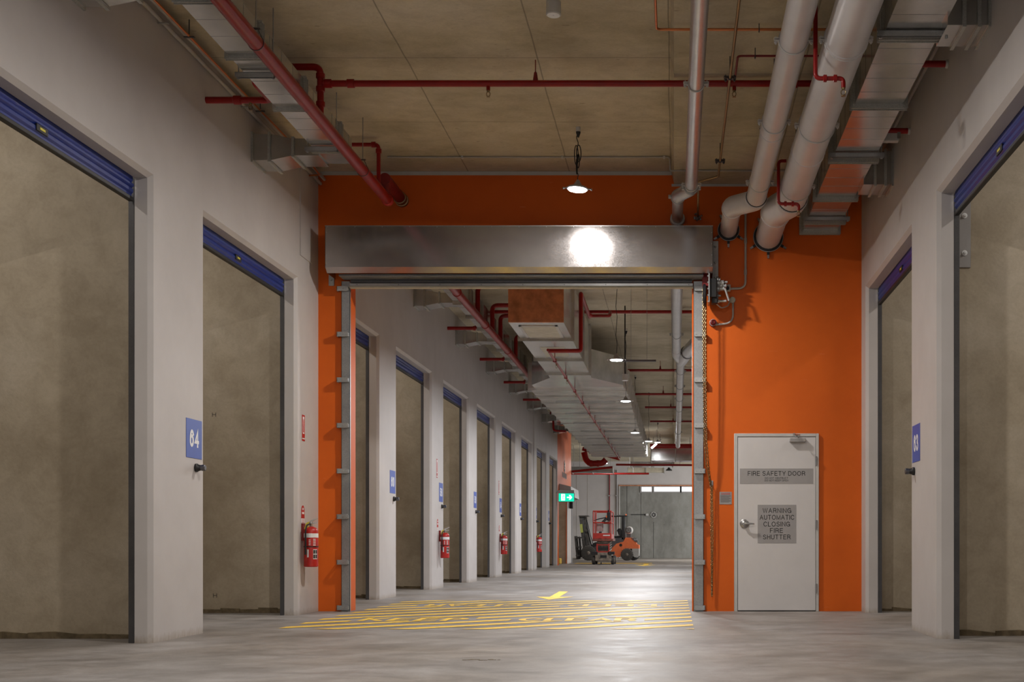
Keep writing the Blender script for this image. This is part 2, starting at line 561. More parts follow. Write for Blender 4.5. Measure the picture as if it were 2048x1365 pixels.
mb = MB(); mb.quad((-30, Y0, 0), (30, Y0, 0), (30, 70, 0), (-30, 70, 0)); struct(mb, 'floor', 'floor_concrete')
mb = MB()
mb.quad((-30, Y0, ZC), (XSTEP, Y0, ZC), (XSTEP, 70, ZC), (-30, 70, ZC))
mb.quad((XSTEP, Y0, ZC), (XSTEP + 0.03, Y0, ZC2), (XSTEP + 0.03, 70, ZC2), (XSTEP, 70, ZC))
mb.quad((XSTEP + 0.03, Y0, ZC2), (30, Y0, ZC2), (30, 70, ZC2), (XSTEP + 0.03, 70, ZC2))
mb.quad((-30, Y0, ZC + .2), (30, Y0, ZC + .2), (30, 70, ZC + .2), (-30, 70, ZC + .2))
struct(mb, 'ceiling', 'slab_concrete')

def wall_face(X, s, opens, ya, yb, zt, name, mat, zl=ZL, c=0.035, d=0.14):
    """precast wall: face at X, the bays lie on the side s, chamfered openings"""
    mb = MB()
    Xc, Xd = X + s * c, X + s * d
    top = lambda z0, y0, y1: mb.quad((X, y0, z0), (X, y1, z0), (X, y1, zt), (X, y0, zt))
    cur = ya
    for a, b in opens + [(yb, None)]:
        end = a if b is None else a - c
        mb.quad((X, cur, 0), (X, end, 0), (X, end, zl + c), (X, cur, zl + c))
        if b is not None:
            mb.quad((X, a - c, 0), (Xc, a, 0), (Xc, a, zl), (X, a - c, zl + c))
            mb.quad((X, b + c, 0), (Xc, b, 0), (Xc, b, zl), (X, b + c, zl + c))
            mb.quad((X, a - c, zl + c), (Xc, a, zl), (Xc, b, zl), (X, b + c, zl + c))
            mb.quad((Xc, a, 0), (Xd, a, 0), (Xd, a, zl), (Xc, a, zl))
            mb.quad((Xc, b, 0), (Xd, b, 0), (Xd, b, zl), (Xc, b, zl))
            mb.quad((Xc, a, zl), (Xd, a, zl), (Xd, b, zl), (Xc, b, zl))
            cur = b + c
    mb.quad((X, ya, zl + c), (X, yb, zl + c), (X, yb, zt), (X, ya, zt))
    cur = ya
    for a, b in opens + [(yb, None)]:
        mb.quad((Xd, cur, 0), (Xd, a, 0), (Xd, a, zl), (Xd, cur, zl))
        if b is not None:
            cur = b
    mb.quad((Xd, ya, zl), (Xd, yb, zl), (Xd, yb, zt), (Xd, ya, zt))
    mb.quad((X, yb, 0), (Xd, yb, 0), (Xd, yb, zt), (X, yb, zt))
    mb.quad((X, ya, 0), (Xd, ya, 0), (Xd, ya, zt), (X, ya, zt))
    o = struct(mb, name, mat)
    return o

wall_face(XL, -1, [q for q in LEFT_OPEN if q[1] < 14], Y0, 14.10, ZC, 'wall_left', 'white_paint')
wall_face(XL, -1, [q for q in LEFT_OPEN if 14.6 < q[0] < 43], YW2, 43.72, ZC, 'wall_left_rear', 'white_paint')
wall_face(XL, -1, [(44.3, 47.55)], 43.72, YEND, ZC, 'wall_left_far', 'orange_paint', zl=2.45, c=.01, d=.03)
wall_face(XR, 1, RIGHT_OPEN, Y0, YW, ZC2, 'wall_right', 'white_paint')
mb = MB(); mb.box(XR, XR + .14, YW2, YEND, 0, ZC2); struct(mb, 'wall_right_rear', 'white_paint')

# partitions between the storage bays and the back walls of the bays
for (a, b) in LEFT_OPEN:
    if b < 46:
        mb = MB(); mb.box(XL - .145, -10.2, b + 0.47, b + 0.65, 0, ZC); struct(mb, 'wall_partition', 'bay_concrete')
        mb = MB(); xs_ = [XL - .15 - .22 * i for i in range(27)]
        for x0_, x1_ in zip(xs_[:-1], xs_[1:]): mb.prism([(x0_, b + .47, 0), (x1_, b + .47, 0), (x1_, b + .47, .035 + .03 * random.random()), (x0_, b + .47, .035 + .03 * random.random())], (0, -.012 - .02 * random.random(), 0))
        struct(mb, 'base_joint_left', 'joint_mortar')  # rough dark strip for the mortar line along the partition base
mb = MB(); mb.box(XL - .04, -10.2, 47.9, 48.1, 0, ZC); struct(mb, 'wall_partition', 'bay_concrete')
for (a, b) in RIGHT_OPEN:
    mb = MB(); mb.box(XR + .145, 8.2, b + 0.36, b + 0.54, 0, ZC2); struct(mb, 'wall_partition', 'bay_concrete')
    mb = MB(); xs_ = [XR + .15 + .22 * i for i in range(27)]
    for x0_, x1_ in zip(xs_[:-1], xs_[1:]): mb.prism([(x0_, b + .36, 0), (x1_, b + .36, 0), (x1_, b + .36, .025 + .03 * random.random()), (x0_, b + .36, .025 + .03 * random.random())], (0, -.012 - .02 * random.random(), 0))
    struct(mb, 'base_joint_right', 'joint_mortar')  # same dark mortar line at the foot of the right partitions
mb = MB(); mb.box(-10.2, -10.4, Y0, 48.1, 0, ZC); struct(mb, 'wall_bay_left', 'bay_concrete')
mb = MB(); mb.box(8.2, 8.4, Y0, 15, 0, ZC2); struct(mb, 'wall_bay_right', 'bay_concrete')

# orange fire wall across the corridor, with the shutter opening
OX0, OX1, OZ = -3.886, 0.212, 3.95
mb = MB()
mb.box(XL - .16, OX0, YW, YW2, 0, ZC - .045)
mb.box(OX1, XR + .02, YW, YW2, 0, ZC2 - .03)
mb.box(OX0, OX1, YW, YW2, OZ, ZC - .045)
struct(mb, 'wall_middle', 'orange_paint')
mb = MB()
mb.box(XL - .1, XSTEP, YW - .004, YW2, ZC - .045, ZC)
mb.box(XSTEP, XR, YW - .004, YW2, ZC2 - .03, ZC2)
struct(mb, 'trim_1', 'frame_white')
# narrow nib where the left wall meets the fire wall, and the mid-corridor pilaster
mb = MB(); mb.box(XL - .14, XL + .0, 14.10, YW, 0, ZC); mb.box(XL - .02, XL + .012, 13.66, 14.11, ZL + .3, ZC)
mb.box(XL, XL + .045, 36.15, 36.62, 0, ZC)
struct(mb, 'trim_2', 'white_paint')

mb = MB(); mb.box(XL, XL + .02, 47.55, YEND, 0, 2.45); struct(mb, 'trim_4', 'white_paint')
for px, py in ((430, 1192), (428, 830)):
    c = at(px, py, LEFT_OPEN[2][1] + .468 - 3.76 * 0)
    mb = MB(); text(mb, 'H', 0, (c.x, LEFT_OPEN[2][1] + .469, c.z), (1, 0, 0), (0, 0, 1), fit=(.045, .05), weight=.12)
    tag(mb.build('pencil_mark', 'ink'), 'small dark letter H on the bay concrete, ' + ('low near the floor' if py > 1000 else 'at sign height'), 'mark')
# far hall
mb = MB(); mb.box(-16, 10, YFAR, YFAR + .3, 0, ZC)
struct(mb, 'wall_far', 'white_paint')
mb = MB(); mb.box(-16.2, -16, YEND - 1.4, YFAR, 0, ZC); struct(mb, 'wall_hall_left', 'white_paint')
mb = MB(); mb.box(-10.4, XL - .14, YEND - .2, YEND, 0, ZC); struct(mb, 'wall_hall_near', 'white_paint')
mb = MB(); mb.box(10, 10.2, YEND, YFAR, 0, ZC2); struct(mb, 'wall_hall_right', 'white_paint')
mb = MB()
for px in (1153, 1175, 1386):
    x = at(px, 0, YFAR).x
    mb.box(x - .012, x + .012, YFAR - .006, YFAR, 0, 4.9)
struct(mb, 'trim_3', 'grey_conduit')

# ------------------------------------------------------------------ roller doors of the bays
def roller_door(X, s, a, b, label, mark=True, zl=ZL):
    t = thing('roller_door', label, 'roller door', (X + s * .2, (a + b) / 2, 0), 'blue roller doors of the storage bays')
    # curtain: two deep ribs of blue steel, rolled up
    prof = []
    z = zl + 0.22
    pts = [(0, .22), (0, .02), (.012, .0), (.012, -.03), (0, -.045), (.02, -.06), (.02, -.075), (.002, -.09), (.014, -.10), (.014, -.125), (0, -.14), (0, -.17)]
    front = [(X + s * (.155 - p[0]), zl + p[1]) for p in pts]
    back = [(x + s * .012, z_) for x, z_ in front]
    ring = front + back[::-1]
    mb = MB(); mb.prism([(x, a + .02, z_) for x, z_ in ring], (0, b - a - .04, 0))
    cur = mb.build('curtain', 'blue_metal', t)
    mb = MB(); mb.box(X + s * .135, X + s * .18, a + .02, b - .02, zl - .20, zl - .165, .006)
    mb.build('bottom_rail', 'black', t)
    for y in (a - .02, b):
        mb = MB()
        x0 = X + s * .142
        mb.box(x0, x0 + s * .045, y - .004, y + .0, 0, zl)
        mb.box(x0, x0 + s * .045, y + .026, y + .030, 0, zl)
        mb.box(x0 + s * .037, x0 + s * .045, y, y + .026, 0, zl)
        mb.build('guide_rail', 'dark_steel', t)
    if mark:
        mb = MB(); xx = X + s * .132
        yc = a + (b - a) * .46
        mb.box(xx, xx + s * .012, yc - .075, yc + .075, zl - .13, zl - .08, .003)
        lb = mb.build('maker_label', 'black', t)
        mb = MB(); mb.box(xx - s * .002, xx, yc - .035, yc + .035, zl - .113, zl - .097)
        mb.build('emblem', 'yellow_tag', lb)
    return t

names = ['left bay in front of the pier marked 64, nearest the camera', 'left bay just before the orange fire wall', None,
         'first left bay seen through the shutter opening, before the pier marked 60', 'left bay between the piers marked 60 and 58',
         'left bay between the piers marked 58 and 56', 'left bay between the piers marked 56 and 54', 'left bay between the piers marked 54 and 52',
         'left bay just before the tall white pilaster', 'first left bay behind the tall white pilaster', 'last left bay before the orange side wall']
lab = {1: names[0], 2: names[1], 3: names[3], 4: names[4], 5: names[5], 6: names[6], 7: names[7], 8: names[8], 9: names[9], 10: names[10]}
for k, (a, b) in enumerate(LEFT_OPEN):
    if k == 0:
        continue
    roller_door(XL, -1, a, b, 'blue rolled-up steel door of the ' + lab[k], mark=k < 4)
roller_door(XR, 1, *RIGHT_OPEN[1], 'blue rolled-up steel door of the right bay nearest the camera')
roller_door(XR, 1, *RIGHT_OPEN[2], 'blue rolled-up steel door of the right bay between the pier marked 63 and the orange wall')

# ------------------------------------------------------------------ bay number signs and key switches
def bay_sign(X, s, yc, num, w=0.345):
    t = thing('number_sign', 'blue square sign with white number %s on a white pier' % num, 'sign', (X, yc, 1.57), 'blue bay number signs')
    mb = MB(); mb.box(X - s * .004, X - s * .0005, yc - w / 2, yc + w / 2, 1.570, 1.915, .001)
    mb.build('plate', 'blue_sign', t)
    mb = MB()
    ux = (0, 1, 0) if s < 0 else (0, -1, 0)
    text(mb, num, 0.2, (X - s * .0046, yc, 1.745), ux, (0, 0, 1), fit=(0.205, 0.155), weight=.19)
    mb.build('numerals', 'white_mark', t)

def key_switch(X, s, yc, label, zc=1.488):
    t = thing('key_switch', label, 'switch', (X, yc, zc - .04), 'black switches below the number signs')
    mb = MB(); mb.lathe((X, yc, zc), (-s, 0, 0), [(0.0005, .038), (.018, .038), (.024, .030), (.05, .024)])
    mb.build('body', 'black', t)
    mb = MB(); mb.lathe((X - s * .05, yc, zc), (-s, 0, 0), [(0, .026), (.012, .028), (.034, .028), (.038, .022)])
    mb.build('knob', 'dark_steel', t)

for k, num in ((2, '64'), (4, '60'), (5, '58'), (6, '56'), (7, '54'), (8, '52'), (9, '50'), (10, '48')):
    y = LEFT_NEAR[k]
    bay_sign(XL, -1, y - .24 - (.0 if k == 2 else .02), num)
    key_switch(XL, -1, y - .20, 'round black key switch under the number %s sign' % num)
bay_sign(XR, 1, 11.11, '63')
key_switch(XR, 1, 11.20, 'round black key switch under the number 63 sign')

# steel bracket plates on the party walls of the bays (roller door barrel brackets)
def bracket(x0, x1, y, z0, z1, label):
    t = thing('barrel_bracket', label, 'bracket', ((x0 + x1) / 2, y, z0))
    mb = MB(); mb.box(x0, x1, y - .012, y, z0, z1, .003); mb.build('plate', 'plate_grey', t)
    for f in (.16, .70):
        zz = z0 + (z1 - z0) * f + .03
        mb = MB(); mb.lathe(((x0 + x1) / 2, y - .012, zz), (0, -1, 0), [(0, .024), (.006, .024), (.008, .013), (.028, .012), (.030, .005)], 14)
        mb.build('bolt', 'white_mark', t)
yb_ = RIGHT_OPEN[1][1] + .36
p0, p1 = at(1916, 536, yb_), at(1941, 398, yb_)
bracket(p0.x, p1.x, yb_, p0.z, p1.z, 'grey steel plate with two pale bolts in the nearest right bay')

# ------------------------------------------------------------------ fire shutter: hood, guides, bottom bar, drive
HX0, HX1 = at(650, 0, 13.95).x, at(1426, 0, 13.95).x
sh = thing('fire_shutter', 'galvanised fire shutter with long box hood across the orange wall opening', 'shutter', ((HX0 + HX1) / 2, 14.2, 0))
prof = [(14.368, 4.51), (13.95, 4.51), (13.95, 4.03), (14.03, 3.975)]
mb = MB()
for (p, q) in zip(prof[:-1], prof[1:]):
    mb.quad((HX0, p[0], p[1]), (HX1, p[0], p[1]), (HX1, q[0], q[1]), (HX0, q[0], q[1]))
inner = [(14.368, 4.50), (13.96, 4.50), (13.96, 4.035), (14.035, 3.985)]
for (p, q) in zip(inner[:-1], inner[1:]):
    mb.quad((HX0, p[0], p[1]), (HX1, p[0], p[1]), (HX1, q[0], q[1]), (HX0, q[0], q[1]))
mb.quad((HX0, 14.03, 3.975), (HX1, 14.03, 3.975), (HX1, 14.035, 3.985), (HX0, 14.035, 3.985))
for x, d in ((HX0, .004), (HX1, -.004)):
    ring = [(x, y, z) for y, z in prof] + [(x, 14.368, 3.975)]
    mb.prism(ring, (d, 0, 0))
hood = mb.build('hood', 'galv_hood', sh)
mb = MB()
nr = 15
for i in range(nr):
    x = HX0 + .03 + (HX1 - HX0 - .06) * i / (nr - 1)
    mb = MB(); mb.lathe((x, 13.95, 4.497), (0, -1, 0), [(0, .006), (.003, .005)], 6); mb.build('rivet', 'steel', hood)
for x in (HX0 + .015, HX1 - .015):
    for z in (4.43, 4.3, 4.17, 4.06):
        mb = MB(); mb.lathe((x, 13.95, z), (0, -1, 0), [(0, .006), (.003, .005)], 6); mb.build('rivet', 'steel', hood)
mb = MB(); mb.box(HX0, HX1, 13.945, 13.95, 4.503, 4.512); mb.build('hood_edge', 'steel', hood)
mb = MB(); mb.box(-3.95, .34, 14.12, 14.35, 3.962, 3.985); mb.build('baffle', 'galv_rail', sh)
mb = MB(); mb.box(-3.86, .21, 14.29, 14.35, 3.92, 3.94, .003); mb.box(-3.86, .21, 14.30, 14.34, 3.944, 3.96)
mb.build('curtain', 'dark_steel', sh)
mb = MB(); mb.box(-3.87, .222, 14.285, 14.355, 3.878, 3.915, .004)
bb = mb.build('bottom_bar', 'steel', sh)
mb = MB()
for i in range(9):
    x = -3.78 + 3.95 * i / 8
    mb = MB(); mb.lathe((x, 14.284, 3.897), (0, -1, 0), [(0, .006), (.003, .005)], 6); mb.build('screw', 'dark_steel', bb)
mb = MB(); mb.box(-3.87, .222, 14.285, 14.355, 3.858, 3.878, .003); mb.build('seal_strip', 'panel_cream', bb)

GZ = [3.85 - .5435 * i for i in range(8)]
for (gx0, gx1, side) in ((at(683, 0, 14.33).x, at(700, 0, 14.33).x, -1), (at(1387, 0, 14.33).x, at(1407, 0, 14.33).x, 1)):
    mb = MB()
    y0, y1 = 14.326, 14.368
    mb.box(gx0, gx1, y0, y0 + .004, 0, 3.945)
    xo = gx0 if side < 0 else gx1
    mb.box(xo, xo - side * .004, y0, y1, 0, 3.945)
    xi = gx1 if side < 0 else gx0
    mb.box(xi, xi + side * .004, y0, y0 + .04, 0, 3.945)
    g = mb.build('guide_rail', 'galv_rail', sh)
    for z in GZ:
        mb = MB()
        xa, xb_ = (gx0 - .045, gx1 - .015) if side < 0 else (gx0 + .015, gx1 + .02)
        mb.box(xa, xb_, y0 - .045, y0 - .039, z - .028, z + .028, .001); mb.box(min(gx0, gx1) + .01, max(gx0, gx1) - .01, y0 - .04, y0, z - .02, z + .02)
        xo_ = xa if side < 0 else xb_ - .006
        mb.box(xo_, xo_ + .006, y0 - .045, y1, z - .028, z + .028)
        for bx in (xa + .018, (xa + xb_) / 2 + .01, xb_ - .018):
            mb.lathe((bx, y0 - .045, z), (0, -1, 0), [(0, .008), (.005, .007)], 8)
        mb.build('fixing_bracket', 'galv', g)
# end plate and drive on the right of the hood
mb = MB(); xa, xb_ = HX1 + .002, at(1437, 0, 14.25).x
mb.box(xa, xb_, 14.3, 14.31, 3.70, 4.42, .002)
for z in (4.35, 4.16, 3.98):
    mb.lathe(((xa + xb_) / 2, 14.3, z), (0, -1, 0), [(0, .018), (.012, .016), (.03, .009)], 6)
mb.build('end_plate', 'galv', sh)
mb = MB(); p, q = at(1405, 573, 14.2), at(1420, 540, 14.2)
mb.box(p.x, q.x, 14.19, 14.30, p.z, q.z, .004); mb.build('sprocket_plate', 'dark_red', sh)
mot = MB()
p, q = at(1419, 597, 14.12), at(1433, 559, 14.12)
mot.box(p.x, q.x, 14.05, 14.25, p.z, q.z, .006)
motor = mot.build('motor', 'black', sh)
mb = MB()
mb.box(p.x - .014, p.x, 14.03, 14.28, p.z - .06, q.z + .08)
for k in range(6):
    mb.lathe((p.x - .014, 14.06, p.z - .05 + k * .075), (-1, 0, 0), [(0, .011), (.012, .011)], 6)
for (px_, py_, r_, l_) in ((1436, 561, .045, .05), (1439, 567, .05, .09), (1444, 572, .035, .09), (1438, 578, .04, .11), (1437, 603, .022, .16), (1443, 565, .02, .12), (1436, 592, .016, .06)):
    c_ = at(px_, py_, 14.15)
    mb.lathe(c_, (1, -.2, 0), [(-.02, r_), (.01, r_), (.015, r_ * .7), (l_ * .6, r_ * .7)], 10)
mb.build('gearbox', 'galv', motor)
c_ = at(1429, 603, 14.15)
mb = MB(); mb.box(c_.x - .035, c_.x + .035, 14.08, 14.2, c_.z - .035, c_.z + .03, .006); mb.build('limit_switch', 'black', motor)
a_, b_ = at(1450, 577, 14.1), at(1458, 602, 14.1)
mb = MB(); mb.tube([a_, b_], .012, 8); mb.build('release_lever', 'plate_grey', motor)
mb = MB()
c_ = at(1408.5, 590, 14.17)
mb.lathe(c_, (1, 0, 0), [(-.02, .10), (-.012, .125), (.012, .125), (.02, .10)], 24)
mb.build('chain_wheel', 'black', sh)
# small stop plate left under the hood
p, q = at(656, 571, 14.33), at(667, 548, 14.33)
mb = MB(); mb.box(p.x, q.x, 14.355, 14.368, p.z, q.z, .002); mb.lathe(((p.x + q.x) / 2, 14.355, (p.z + q.z) / 2), (0, -1, 0), [(0, .014), (.02, .010)], 8)
mb.build('wall_plate', 'galv', sh)

# hand chain of the shutter
def chain_mesh(mb, path, pitch=.030, r=.0034, wlink=.013):
    pts = [Vector(p) for p in path]
    L, seg = [0], []
    for a, b in zip(pts[:-1], pts[1:]):
        L.append(L[-1] + (b - a).length)
    n = int(L[-1] / (pitch * .78))
    for i in range(n):
        d = (i + .5) * pitch * .78
        j = max(k for k in range(len(L) - 1) if L[k] <= d)
        f = (d - L[j]) / (L[j + 1] - L[j])
        c = pts[j].lerp(pts[j + 1], f)
        t = (pts[j + 1] - pts[j]).normalized()
        u = Vector((1, 0.35, 0)) if i % 2 else Vector((-.35, 1, 0))
        u = (u - t * u.dot(t)).normalized()
        hl = pitch / 2 - wlink / 2
        ring = []
        for k in range(8):
            a = 2 * PI * (k + .5) / 8
            ring.append(c + u * math.cos(a) * wlink / 1.6 + t * (math.sin(a) * wlink / 1.6 + (hl if math.sin(a) > 0 else -hl)))
        mb.tube(ring, r, 4, closed=True)
ch = thing('hand_chain', 'long brass-coloured hoist chain hanging beside the right shutter guide', 'chain', at(1424, 1195, 14.25))
mb = MB()
chain_mesh(mb, [at(1406, 575, 14.13), at(1407, 760, 14.14), at(1409, 880, 14.17), at(1413, 930, 14.22), at(1421, 972, 14.30)])
chain_mesh(mb, [at(1410.5, 575, 14.20), at(1411, 760, 14.20), at(1413, 880, 14.22), at(1418, 940, 14.26), at(1422, 970, 14.31)])
mb.build('upper_run', 'brass_chain', ch)
mb = MB()
chain_mesh(mb, [at(1422, 970, 14.31), at(1422.5, 1080, 14.32), at(1423.5, 1195, 14.32)])
chain_mesh(mb, [at(1424.5, 972, 14.30), at(1426, 1080, 14.30), at(1424, 1193, 14.31)])
mb.build('lower_run', 'brass_chain', ch)
mb = MB(); h_ = at(1423, 968, 14.32)
mb.tube(fillet([(h_.x, 14.368, h_.z + .01), (h_.x, 14.28, h_.z - .015), (h_.x, 14.28, h_.z + .03)], .02), .006, 8)
mb.box(h_.x - .02, h_.x + .02, 14.36, 14.368, h_.z - .03, h_.z + .04, .001)
mb.build('wall_hook', 'steel', ch)

# ------------------------------------------------------------------ wall conduit, junction box and red sounder
cd = thing('wall_conduit', 'grey electrical conduit dropping down the orange wall to the shutter drive', 'conduit', (at(1462, 578, 14.35)))
mb = MB()
mb.tube(fillet([at(1491, 385, 14.345), at(1491, 577, 14.345), at(1461, 578, 14.345)], .10), .014, 10)
for y in (425, 482, 545):
    c_ = at(1491, y, 14.345); mb.tube([c_ + Vector((0, 0, -.03)), c_ + Vector((0, 0, .03))], .019, 10)
mb.build('conduit', 'grey_conduit', cd)
p, q = at(1450, 583, 14.33), at(1461, 570, 14.33)
mb = MB(); mb.box(p.x, q.x, 14.30, 14.368, p.z, q.z, .006); mb.build('outlet_box', 'frame_white', cd)
c_ = at(1455, 577, 14.3)
mb = MB(); mb.lathe((c_.x, 14.30, c_.z), (0, -1, 0), [(0, .022), (.03, .02)], 12); mb.build('plug', 'black', cd)
c_ = at(1465, 600, 14.33)
mb = MB(); mb.lathe((c_.x, 14.368, c_.z), (0, -1, 0), [(0, .036), (.04, .036), (.045, .03)], 16); mb.build('junction_box', 'panel_cream', cd)
mb = MB(); mb.tube(fillet([at(1433, 608, 14.15), at(1443, 617, 14.22), at(1456, 612, 14.28), at(1460, 602, 14.33)], .08), .008, 8)
mb.build('cable', 'grey_conduit', cd)
mb = MB(); mb.tube(fillet([at(1466, 604, 14.345), at(1466, 647, 14.345), at(1430, 650, 14.345)], .20), .012, 10); mb.build('drop_conduit', 'grey_conduit', cd)
snd = thing('alarm_sounder', 'small round red alarm sounder on the orange wall beside the chain', 'alarm', at(1426, 653, 14.36))
c_ = at(1426, 647, 14.36)
mb = MB(); mb.lathe((c_.x, 14.368, c_.z), (0, -1, 0), [(0, .045), (.03, .045), (.04, .036), (.07, .034), (.08, .02)], 18); mb.build('body', 'dark_red', snd)
mb = MB(); mb.torus((c_.x, 14.32, c_.z), (0, 1, 0), .038, .006, 18, 6); mb.build('bezel', 'plate_grey', snd)

# ------------------------------------------------------------------ fire safety door
DX0, DX1, DZ = at(1468, 0, YW).x, at(1637, 0, YW).x, at(0, 868, YW).z
dr = bpy.data.objects.new('door_1', None); COL.objects.link(dr); dr.location = ((DX0 + DX1) / 2, YW, 0); WLOC['door_1'] = Vector(dr.location)
dr['kind'] = 'structure'
dr['label'] = 'white hinged fire safety door with grey warning signs in the orange wall'
dr['category'] = 'door'
LX0, LX1, LZ = at(1475.5, 0, YW).x, at(1630.5, 0, YW).x, at(0, 875, YW).z
mb = MB()
yf = YW - .035
mb.box(DX0, LX0 - .004, yf, YW, 0, DZ, .003)
mb.box(LX1 + .004, DX1, yf, YW, 0, DZ, .003)
mb.box(LX0 - .004, LX1 + .004, yf, YW, LZ + .004, DZ, .003)
mb.build('door_frame', 'frame_white', dr)
mb = MB(); mb.box(LX0, LX1, YW - .028, YW - .001, .012, LZ, .002); leaf = mb.build('door_leaf', 'door_white', dr)
mb = MB(); mb.box(LX0 - .004, LX1 + .004, YW - .006, YW - .0005, 0, LZ + .004); mb.build('door_gap', 'black', dr)
yl = YW - .028
def sign_plate(px0, px1, py0, py1, name, mat, parent, lines):
    p, q = at(px0, py1, YW), at(px1, py0, YW)
    mb = MB(); mb.box(p.x, q.x, yl - .002, yl, p.z, q.z); s_ = mb.build(name, mat, parent)
    for body, cpx, cpy, w, h, bold in lines:
        c = at(cpx, cpy, YW)
        mb = MB(); text(mb, body, h * 1.4, (c.x, yl - .0026, c.z), (1, 0, 0), (0, 0, 1), fit=(w / 167.0, h / 167.0), weight=.125 if bold else .12)
        mb.build('lettering', 'ink', s_)
    return s_
sign_plate(1479.5, 1626, 938, 968.5, 'safety_sign', 'plate_grey', leaf,
           [('FIRE SAFETY DOOR', 1552.5, 947.8, 114.5, 9.2, .0006), ('DO NOT OBSTRUCT', 1552.5, 957.2, 46, 3.6, 0), ('DO NOT KEEP OPEN', 1552.5, 962, 47, 3.6, 0)])
sign_plate(1515, 1592, 1010.5, 1087, 'warning_sign', 'plate_grey', leaf,
           [('WARNING', 1553.5, 1022, 57, 9.6, .0006), ('AUTOMATIC', 1553.5, 1035.5, 69, 9.6, .0006), ('CLOSING', 1553, 1049, 53, 9.6, .0006),
            ('FIRE', 1552.5, 1061.8, 26, 9.4, .0006), ('SHUTTER', 1553, 1074.8, 55, 9.4, .0006)])
hc = at(1488.5, 1048.5, YW)
mb = MB(); mb.lathe((hc.x, yl, hc.z), (0, -1, 0), [(0, .055), (.006, .055), (.012, .045), (.018, .022), (.05, .018)], 28)
mb.tube(fillet([(hc.x, yl - .045, hc.z), (hc.x + .02, yl - .06, hc.z + .002), (hc.x + .115, yl - .058, hc.z)], .02), [.013] * 1 + [.012] * 8 + [.009], 10)
mb.build('lever_handle', 'steel', leaf)
cc = at(1595, 880, YW)
cl = MB(); cl.box(cc.x - .10, cc.x + .09, yl - .06, yl, cc.z - .035, cc.z + .015, .006)
closer = cl.build('door_closer', 'plate_grey', leaf)
mb = MB()
mb.lathe((cc.x - .01, yl - .03, cc.z + .015), (0, 0, 1), [(0, .018), (.02, .018)], 12)
mb.tube([(cc.x - .01, yl - .03, cc.z + .04), (cc.x - .06, yl - .17, cc.z + .045), (cc.x + .02, yl - .04, cc.z + .05)], .009, 8)
mb.lathe((cc.x - .06, yl - .17, cc.z + .03), (0, 0, 1), [(0, .014), (.03, .014)], 10)
mb.build('closer_arm', 'steel', closer)
for py in (923, 1050, 1177):
    c = at(1632, py, YW)
    mb = MB(); mb.tube([(c.x, yf - .004, c.z - .055), (c.x, yf - .004, c.z + .055)], .008, 10); mb.box(c.x - .014, c.x + .014, yf - .002, yf + .008, c.z - .05, c.z + .05)
    mb.build('hinge', 'steel', dr)

nt_ = thing('notice_plate', 'small pale notice with fine red and black print left of the fire door', 'notice', at(1451.5, 1010, YW))
p, q = at(1439, 1009.5, YW), at(1463.5, 984.5, YW)
mb = MB(); mb.box(p.x, q.x, YW - .004, YW - .0005, p.z, q.z, .001); mb.build('plate', 'plate_grey', nt_)
mb = MB()
for k in range(9):
    z = q.z - .045 - k * .010
    mb.box(p.x + .012, q.x - .012 - (.02 if k % 3 == 2 else 0), YW - .0046, YW - .004, z, z + .0035)
mb.build('fine_print', 'ink', nt_)
mb = MB()
for k in range(2):
    z = q.z - .018 - k * .013
    mb.box(p.x + .018, q.x - .018, YW - .0046, YW - .004, z, z + .006)
mb.build('heading', 'red_paint', nt_)

